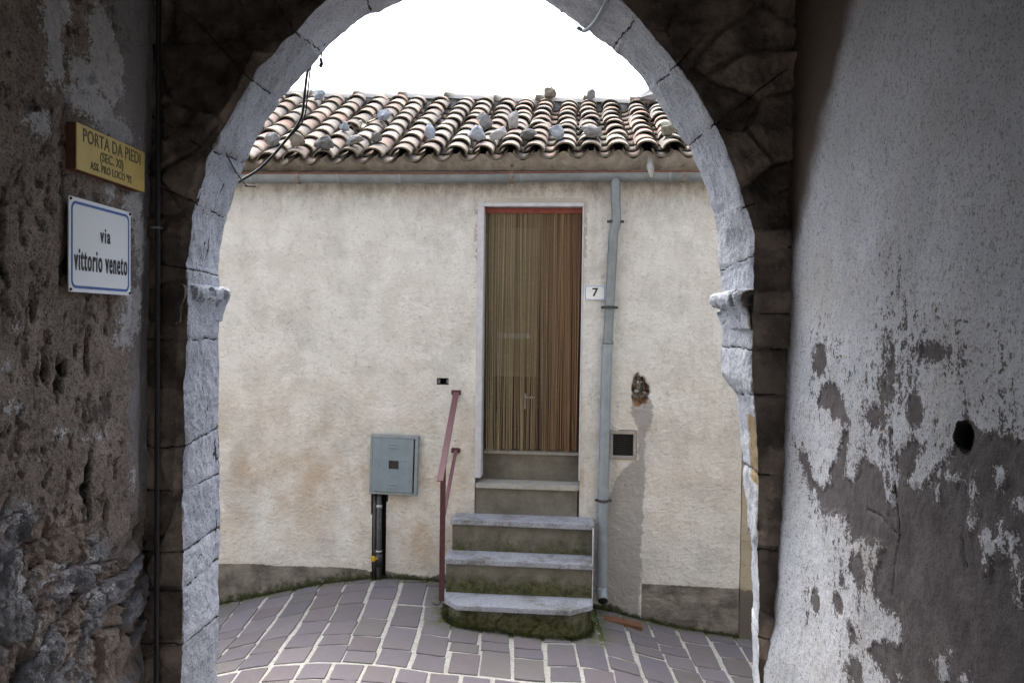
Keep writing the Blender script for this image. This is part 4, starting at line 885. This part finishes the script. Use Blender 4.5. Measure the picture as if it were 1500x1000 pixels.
crk_shade = np.maximum(crm_, (1-sstep(.93, 1.08, hd))*1.6)  # cracks, and the hole's inner shade painted in as near black
crk_shade = np.maximum(crk_shade, .7*sstep(2.69, 2.715, YY)*(fbm(ZZ, 0, 0*ZZ, 14, 3, 5) > .1))
grid('plaster', np.stack([Xr, YY, ZZ], -1), M['rwall'], rw, {'A': np.stack([peelm, stain_tone, crk_shade], -1)}, flip=True)
box('masonry_core', 1.03, 1.24, -4.2, 2.69, -.1, 3.94, M['vault'], rw, 0)
box('wall_end', .93, 1.03, 2.66, 2.69, -.1, 3.94, M['vault'], rw, 0)

# left wall
FLAKE = [(2.123, 2.732, 0.048, 0.07), (2.135, 2.649, 0.043, 0.07), (2.104, 2.587, 0.021, 0.034), (2.155, 2.778, 0.063, 0.044), (2.058, 2.453, 0.046, 0.03), (2.28, 2.638, 0.078, 0.052), (2.244, 2.564, 0.062, 0.037), (2.353, 2.564, 0.083, 0.048), (2.41, 2.696, 0.099, 0.099), (2.454, 2.529, 0.123, 0.044), (2.37, 2.781, 0.076, 0.077), (2.432, 2.349, 0.032, 0.03), (2.579, 2.325, 0.063, 0.053), (2.624, 2.245, 0.047, 0.065), (2.638, 2.171, 0.024, 0.054), (2.58, 1.963, 0.073, 0.047), (2.544, 1.91, 0.053, 0.029), (2.615, 2.028, 0.038, 0.039), (2.561, 2.017, 0.023, 0.043), (2.006, 1.747, 0.016, 0.013), (1.957, 1.756, 0.021, 0.013), (1.984, 1.48, 0.032, 0.014), (2.034, 1.497, 0.022, 0.013), (2.599, 1.465, 0.018, 0.035), (2.371, 1.628, 0.023, 0.008), (2.192, 1.667, 0.016, 0.011), (1.984, 1.407, 0.014, 0.016), (2.167, 1.302, 0.033, 0.018), (2.244, 1.284, 0.017, 0.026), (2.353, 1.265, 0.023, 0.02), (2.062, 1.276, 0.023, 0.014), (2.011, 1.324, 0.017, 0.034), (2.098, 1.288, 0.015, 0.021), (2.176, 1.235, 0.016, 0.011), (2.244, 1.222, 0.028, 0.012), (2.393, 1.167, 0.035, 0.012), (2.092, 1.183, 0.012, 0.014), (2.092, 1.131, 0.012, 0.017), (1.984, 1.947, 0.011, 0.01), (1.958, 1.849, 0.014, 0.01)]
lw = thing('passage_side_wall', 'rough brown crumbling passage wall on the left carrying two street signs, rubble showing low down', 'wall')
yy = axis_grid(-4.2, 1.6, 2.70, 2.71, .0042, .05); zz = axis_grid(-.1, .9, 2.9, 3.96, .0042, .04); YY, ZZ = np.meshgrid(yy, zz)
rubl = sstep(-.06, .10, (1.50-.35*(YY-2.0))-ZZ+.08*fbm(YY, 0, ZZ, 4, 3, 12))
wy = YY+.07*fbm(YY, 0, ZZ, 4, 2, 401); wz = ZZ+.05*fbm(YY, 5, ZZ, 5, 2, 402)-.35*YY
f1, f2, cid = worley(wy*6.5, wz*15, 27); g1, g2, cid2 = worley(wy*15, wz*24, 29)
facet = (_h(np.round(cid*9973), 0*cid, 0*cid, 3)-.5)*.9*(np.mod(wy*6.5, 1)-.5)*.05
rg = 1-np.abs(fbm(YY, 0, ZZ, 20, 5, 33))*3
rubd = (cid-.5)*.035-.022*(1-sstep(0, .16, f2-f1))+.016*(cid2-.5)*sstep(0, .1, g2-g1)+.010*rg+.007*fbm(YY, 0, ZZ, 60, 3, 34)+facet
pn = fbm(YY*1.15, 0, ZZ*.8, 26, 3, 441); pits = sstep(.26, .48, pn); pn2 = fbm(YY*1.6, 0, ZZ*.6, 11, 3, 442); big = sstep(.38, .55, pn2)*sstep(2.6, 1.9, ZZ)
pld = .016*fbm(YY, 0, ZZ, 3.2, 3, 403)+.006*fbm(YY, 0, ZZ, 17, 4, 404)+.003*fbm(YY, 0, ZZ, 75, 2, 405)-.008*pits-.016*big
sm_ = sstep(2.50, 2.64, YY)*sstep(1.2, 1.5, ZZ)      # smoother render beside the arch
pld = pld*(1-.7*sm_)
flk = np.full(YY.shape, -9.)
for e in FLAKE: flk = np.maximum(flk, ell_sd(YY, ZZ, e))
flm = .5+np.clip(flk/.035, -1, 1)*.5; flm = np.where(flk < -.06, 0, flm)
crev = (1-sstep(0, .15, f2-f1))*rubl
pitm = np.maximum(pits*.55*(1-rubl), big*.8*(1-rubl)); pitm = np.maximum(pitm, .75*crev*(rubd < -.015)); pitm = pitm*(1-.8*sm_)*(1-.9*(flm > .5))
signz = ((YY > 2.12) & (YY < 2.60) & (ZZ > 2.02) & (ZZ < 2.52))
Xl = -1.212+pld*(1-rubl)+(rubd-.005)*rubl; Xl = Xl-np.interp(ZZ, [0, .8, 1.9, 3], [.022, .016, .005, -.012])+.003*(flm > .5)
Xl = np.where(signz, np.minimum(Xl, -1.207), Xl)
blue_light = np.clip(.9*sm_+.45*sstep(2.35, 2.7, YY)*rubl+1.0*sstep(2.2, 2.55, YY)*sstep(2.25, 2.6, ZZ)+.25*fbm(YY, 0, ZZ, 9, 3, 5), 0, 1)  # bluish light by the arch put into the colour, with the whitish upper area
grid('plaster', np.stack([Xl, YY, ZZ], -1), M['lwall'], lw, {'A': np.stack([flm, rubl, blue_light], -1), 'B': np.stack([pitm, cid, 0*cid], -1)})
box('masonry_core', -1.55, -1.36, -4.2, 2.69, -.1, 3.94, M['vault'], lw, 0)
box('wall_end', -1.36, -1.26, 2.66, 2.69, -.1, 3.94, M['vault'], lw, 0)

va = thing('vault', 'dark stone ceiling over the passage', 'ceiling')
bm = bmesh.new(); n_ = 16; prev = None
for i in range(n_+1):
    a = math.pi*i/n_; x = -.165-math.cos(a)*1.22; z = 3.15+math.sin(a)*.72; v0 = bm.verts.new((x, -4.2, z)); v1 = bm.verts.new((x, 2.76, z))
    if prev: bm.faces.new((prev[0], prev[1], v1, v0))
    prev = (v0, v1)
bm_obj('vault_shell', bm, M['vault'], va, True)

fl_ = grid('passage_floor', np.stack([*np.meshgrid(np.arange(-1.3, 1.05, .05), np.arange(-4.2, 3.1, .05)), .02*fbm(*np.meshgrid(np.arange(-1.3, 1.05, .05), np.arange(-4.2, 3.1, .05)), 0, 3, 3, 1)+.38-.35*sstep(2.0, 3.1, np.meshgrid(np.arange(-1.3, 1.05, .05), np.arange(-4.2, 3.1, .05))[1])], -1), M['floor']); fl_['kind'] = 'structure'

# ------------------------------------------------------------------ signs on the left wall
def sign_root(name, label, Yc, zc, X0, tilt=0):
    o = thing(name, label, 'sign', (X0, Yc, zc)); o.rotation_euler = (0, tilt, R(90)); return o     # local x = +Y, local -y = +X
bs = sign_root('street_sign', 'white enamel street sign with blue border reading via vittorio veneto, below the yellow plaque', 2.349, 2.168, -1.203)
bs.rotation_euler = (0, 0, R(90))
def rrect(w, h, r, n=5):
    o = []
    for cx, cy, a0 in ((w-r, h-r, 0), (-w+r, h-r, 90), (-w+r, -h+r, 180), (w-r, -h+r, 270)):
        for i in range(n+1): a = R(a0+90*i/n); o.append((cx+r*math.cos(a), cy+r*math.sin(a)))
    return o
def plate(name, pts, y0, y1, mat, parent, inner=None):
    bm = bmesh.new()
    if inner is None:
        f = bm.faces.new([bm.verts.new((x, y1, z)) for x, z in pts])
    else:
        a = [bm.verts.new((x, y1, z)) for x, z in pts]; b = [bm.verts.new((x, y1, z)) for x, z in inner]
        for i in range(len(a)): bm.faces.new((a[i], a[(i+1) % len(a)], b[(i+1) % len(a)], b[i]))
    r = bmesh.ops.extrude_face_region(bm, geom=bm.faces[:]); bmesh.ops.translate(bm, verts=[v for v in r['geom'] if isinstance(v, bmesh.types.BMVert)], vec=(0, y0-y1, 0))
    return bm_obj(name, bm, mat, parent)
plate('plate', rrect(.173, .1265, .004), -.012, -.009, M['sign_white'], bs)
plate('border', rrect(.163, .1165, .022), -.0128, -.0122, M['sign_blue'], bs, rrect(.1555, .109, .016))
for x, z in ((-.166, .12), (.166, .12), (-.166, -.12), (.166, -.12)):
    bm = bmesh.new(); bmesh.ops.create_uvsphere(bm, u_segments=10, v_segments=6, radius=.004, matrix=Matrix.Translation((x, -.013, z))); bm_obj('screw', bm, M['rust'], bs, True)
bs2 = bs
t = text_mesh('lettering', 'via', .060, M['sign_black'], bs, .70, .0009, .0005, 1.25); t.location = (.018, -.0130, .037); t.rotation_euler = (R(90), 0, 0)
t = text_mesh('lettering', 'vittorio veneto', .086, M['sign_black'], bs, .475, .0012, .0005, 1.17); t.location = (.001, -.0130, -.040); t.rotation_euler = (R(90), 0, 0)
ys_ = sign_root('plaque', 'yellow wooden plaque reading PORTA DA PIEDI above the white street sign', 2.39, 2.4285, -1.203)
ys_.rotation_euler = (0, 0, R(90))
box('wooden_block', -.200, .198, -.0205, .02, -.062, .062, M['sign_wood'], ys_, .002)
box('yellow_face', -.200, .198, -.0245, -.0210, -.062, .062, M['sign_yellow'], ys_, .001)
for txt, sz, sx, z, xo in (('PORTA DA PIEDI', .054, .84, .033, .0), ('(SEC. XI)', .038, .95, -.006, -.01), ("ASS. PRO LOCO '92", .032, .86, -.040, -.01)):
    t = text_mesh('lettering', txt, sz*.96, M['faded_ink'], ys_, sx, .0005, .0004, 1.06); t.location = (xo, -.0253, z); t.rotation_euler = (R(90), 0, 0)

# ------------------------------------------------------------------ cables
c_ = tube('hanging_cable', smooth_path([(-.72, 3.02, 2.98), (-.789, 3.07, 2.91), (-.813, 3.10, 2.817), (-.83, 3.11, 2.724), (-.893, 3.11, 2.635), (-.974, 3.10, 2.541), (-1.047, 3.07, 2.482), (-1.09, 3.06, 2.45)]), .0052, M['black'], None, 10); tag(c_, 'thick black cable drooping from the arch across the roof view to the left jamb', 'cable')
c_ = tube('hanging_cable', smooth_path([(-.725, 3.02, 2.985), (-.782, 3.075, 2.915), (-.803, 3.105, 2.82), (-.822, 3.115, 2.72), (-.888, 3.11, 2.64), (-.969, 3.11, 2.547), (-1.043, 3.075, 2.484)]), .003, M['black'], None, 8); tag(c_, 'thinner wire twisted along the thick black cable at the left of the arch', 'cable')
c_ = tube('wall_wire', smooth_path([(-1.06, 2.685, 2.60), (-1.032, 2.70, 2.585), (-1.01, 2.80, 2.55), (-1.015, 2.90, 2.515), (-1.035, 3.04, 2.495), (-1.02, 3.08, 2.470), (-.985, 3.08, 2.468), (-1.03, 3.08, 2.468)]), .003, M['black_pipe'], None, 8); tag(c_, 'thin dark wire crossing the limewashed soffit low on the left of the arch', 'wire')
c_ = tube('arch_cable', smooth_path([(.235, 2.66, 3.14), (.262, 2.69, 3.085), (.275, 2.72, 3.045), (.262, 2.82, 3.025), (.245, 2.95, 3.03), (.226, 3.05, 3.045), (.20, 3.065, 3.06)]), .008, M['zinc_light'], None, 10); tag(c_, 'short grey cable looped over the arch soffit at upper right', 'cable')
c_ = tube('hanging_scrap', smooth_path([(-.735, 3.04, 2.955), (-.741, 3.05, 2.93), (-.738, 3.05, 2.915), (-.744, 3.05, 2.90)]), [.003]*6+[.006]*7+[.007]*5+[.003], M['black_pipe'], None, 8); tag(c_, 'tiny dark scrap dangling from the arch above the hanging cable', 'scrap')
c_ = tube('conduit_pipe', [(-1.172, 2.668, -.05+.3*i) if i < 13 else (-1.172, 2.668, 3.6) for i in range(14)], .008, M['black'], None, 10); tag(c_, 'vertical black conduit running down the corner left of the arch', 'conduit')
bm = bmesh.new(); abox(bm, -.02, .012, -.006, .02, -.003, .003, .001); c_ = bm_obj('conduit_clip', bm, M['steel'], c_); c_.location = (-1.172, 2.66, 2.265)

# ------------------------------------------------------------------ moss
def moss():
    rnd = random.Random(9); V = []; Fc = []
    def tuft(u, n, z, s):
        p = H2W(u, n, z)
        for k in range(3):
            a = rnd.uniform(0, 6.28); t = rnd.uniform(.3, 1.3); d = Vector((math.cos(a)*math.cos(t), math.sin(a)*math.cos(t), math.sin(t)))*s*rnd.uniform(.6, 1.3); w = Vector((-math.sin(a), math.cos(a), 0))*s*.28
            b = len(V); V.extend([tuple(p-w), tuple(p+w), tuple(p+d)]); Fc.append((b, b+1, b+2))
    for i in range(3200):
        u = rnd.uniform(-3.2, 1.55)
        if -.57 < u < .47: continue
        dens = (.9 if u < -1.2 else .35) if u < 0 else (.9 if u < .75 else .6)
        if mnoise.noise(Vector((u*5, 3, 0)))*.9+rnd.random() > dens+.3: continue
        n = abs(rnd.gauss(0, .018))+.004; tuft(u, n+.004, float(ground_u(u))+abs(rnd.gauss(0, .012)), rnd.uniform(.004, .011))
    for i in range(4200):
        t = rnd.random(); u = float(np.interp(t, L_, [q[0] for q in pp])); n = float(np.interp(t, L_, [q[1] for q in pp])); k = .9 if t < .35 or t > .72 else .45
        if rnd.random() > k: continue
        e = rnd.gauss(.008, .014); uc, nc = -.045, .2; dl = math.hypot(u-uc, n-nc); u += (u-uc)/dl*e; n += (n-nc)/dl*e
        tuft(u, n, float(ground_u(u, n))+abs(rnd.gauss(0, .012)), rnd.uniform(.004, .012))
    o = mesh_np('moss', np.array(V), np.array(Fc), M['moss'], smooth=False); o['kind'] = 'stuff'; o['label'] = 'green moss along the foot of the wall and steps'; o['category'] = 'moss'
moss()
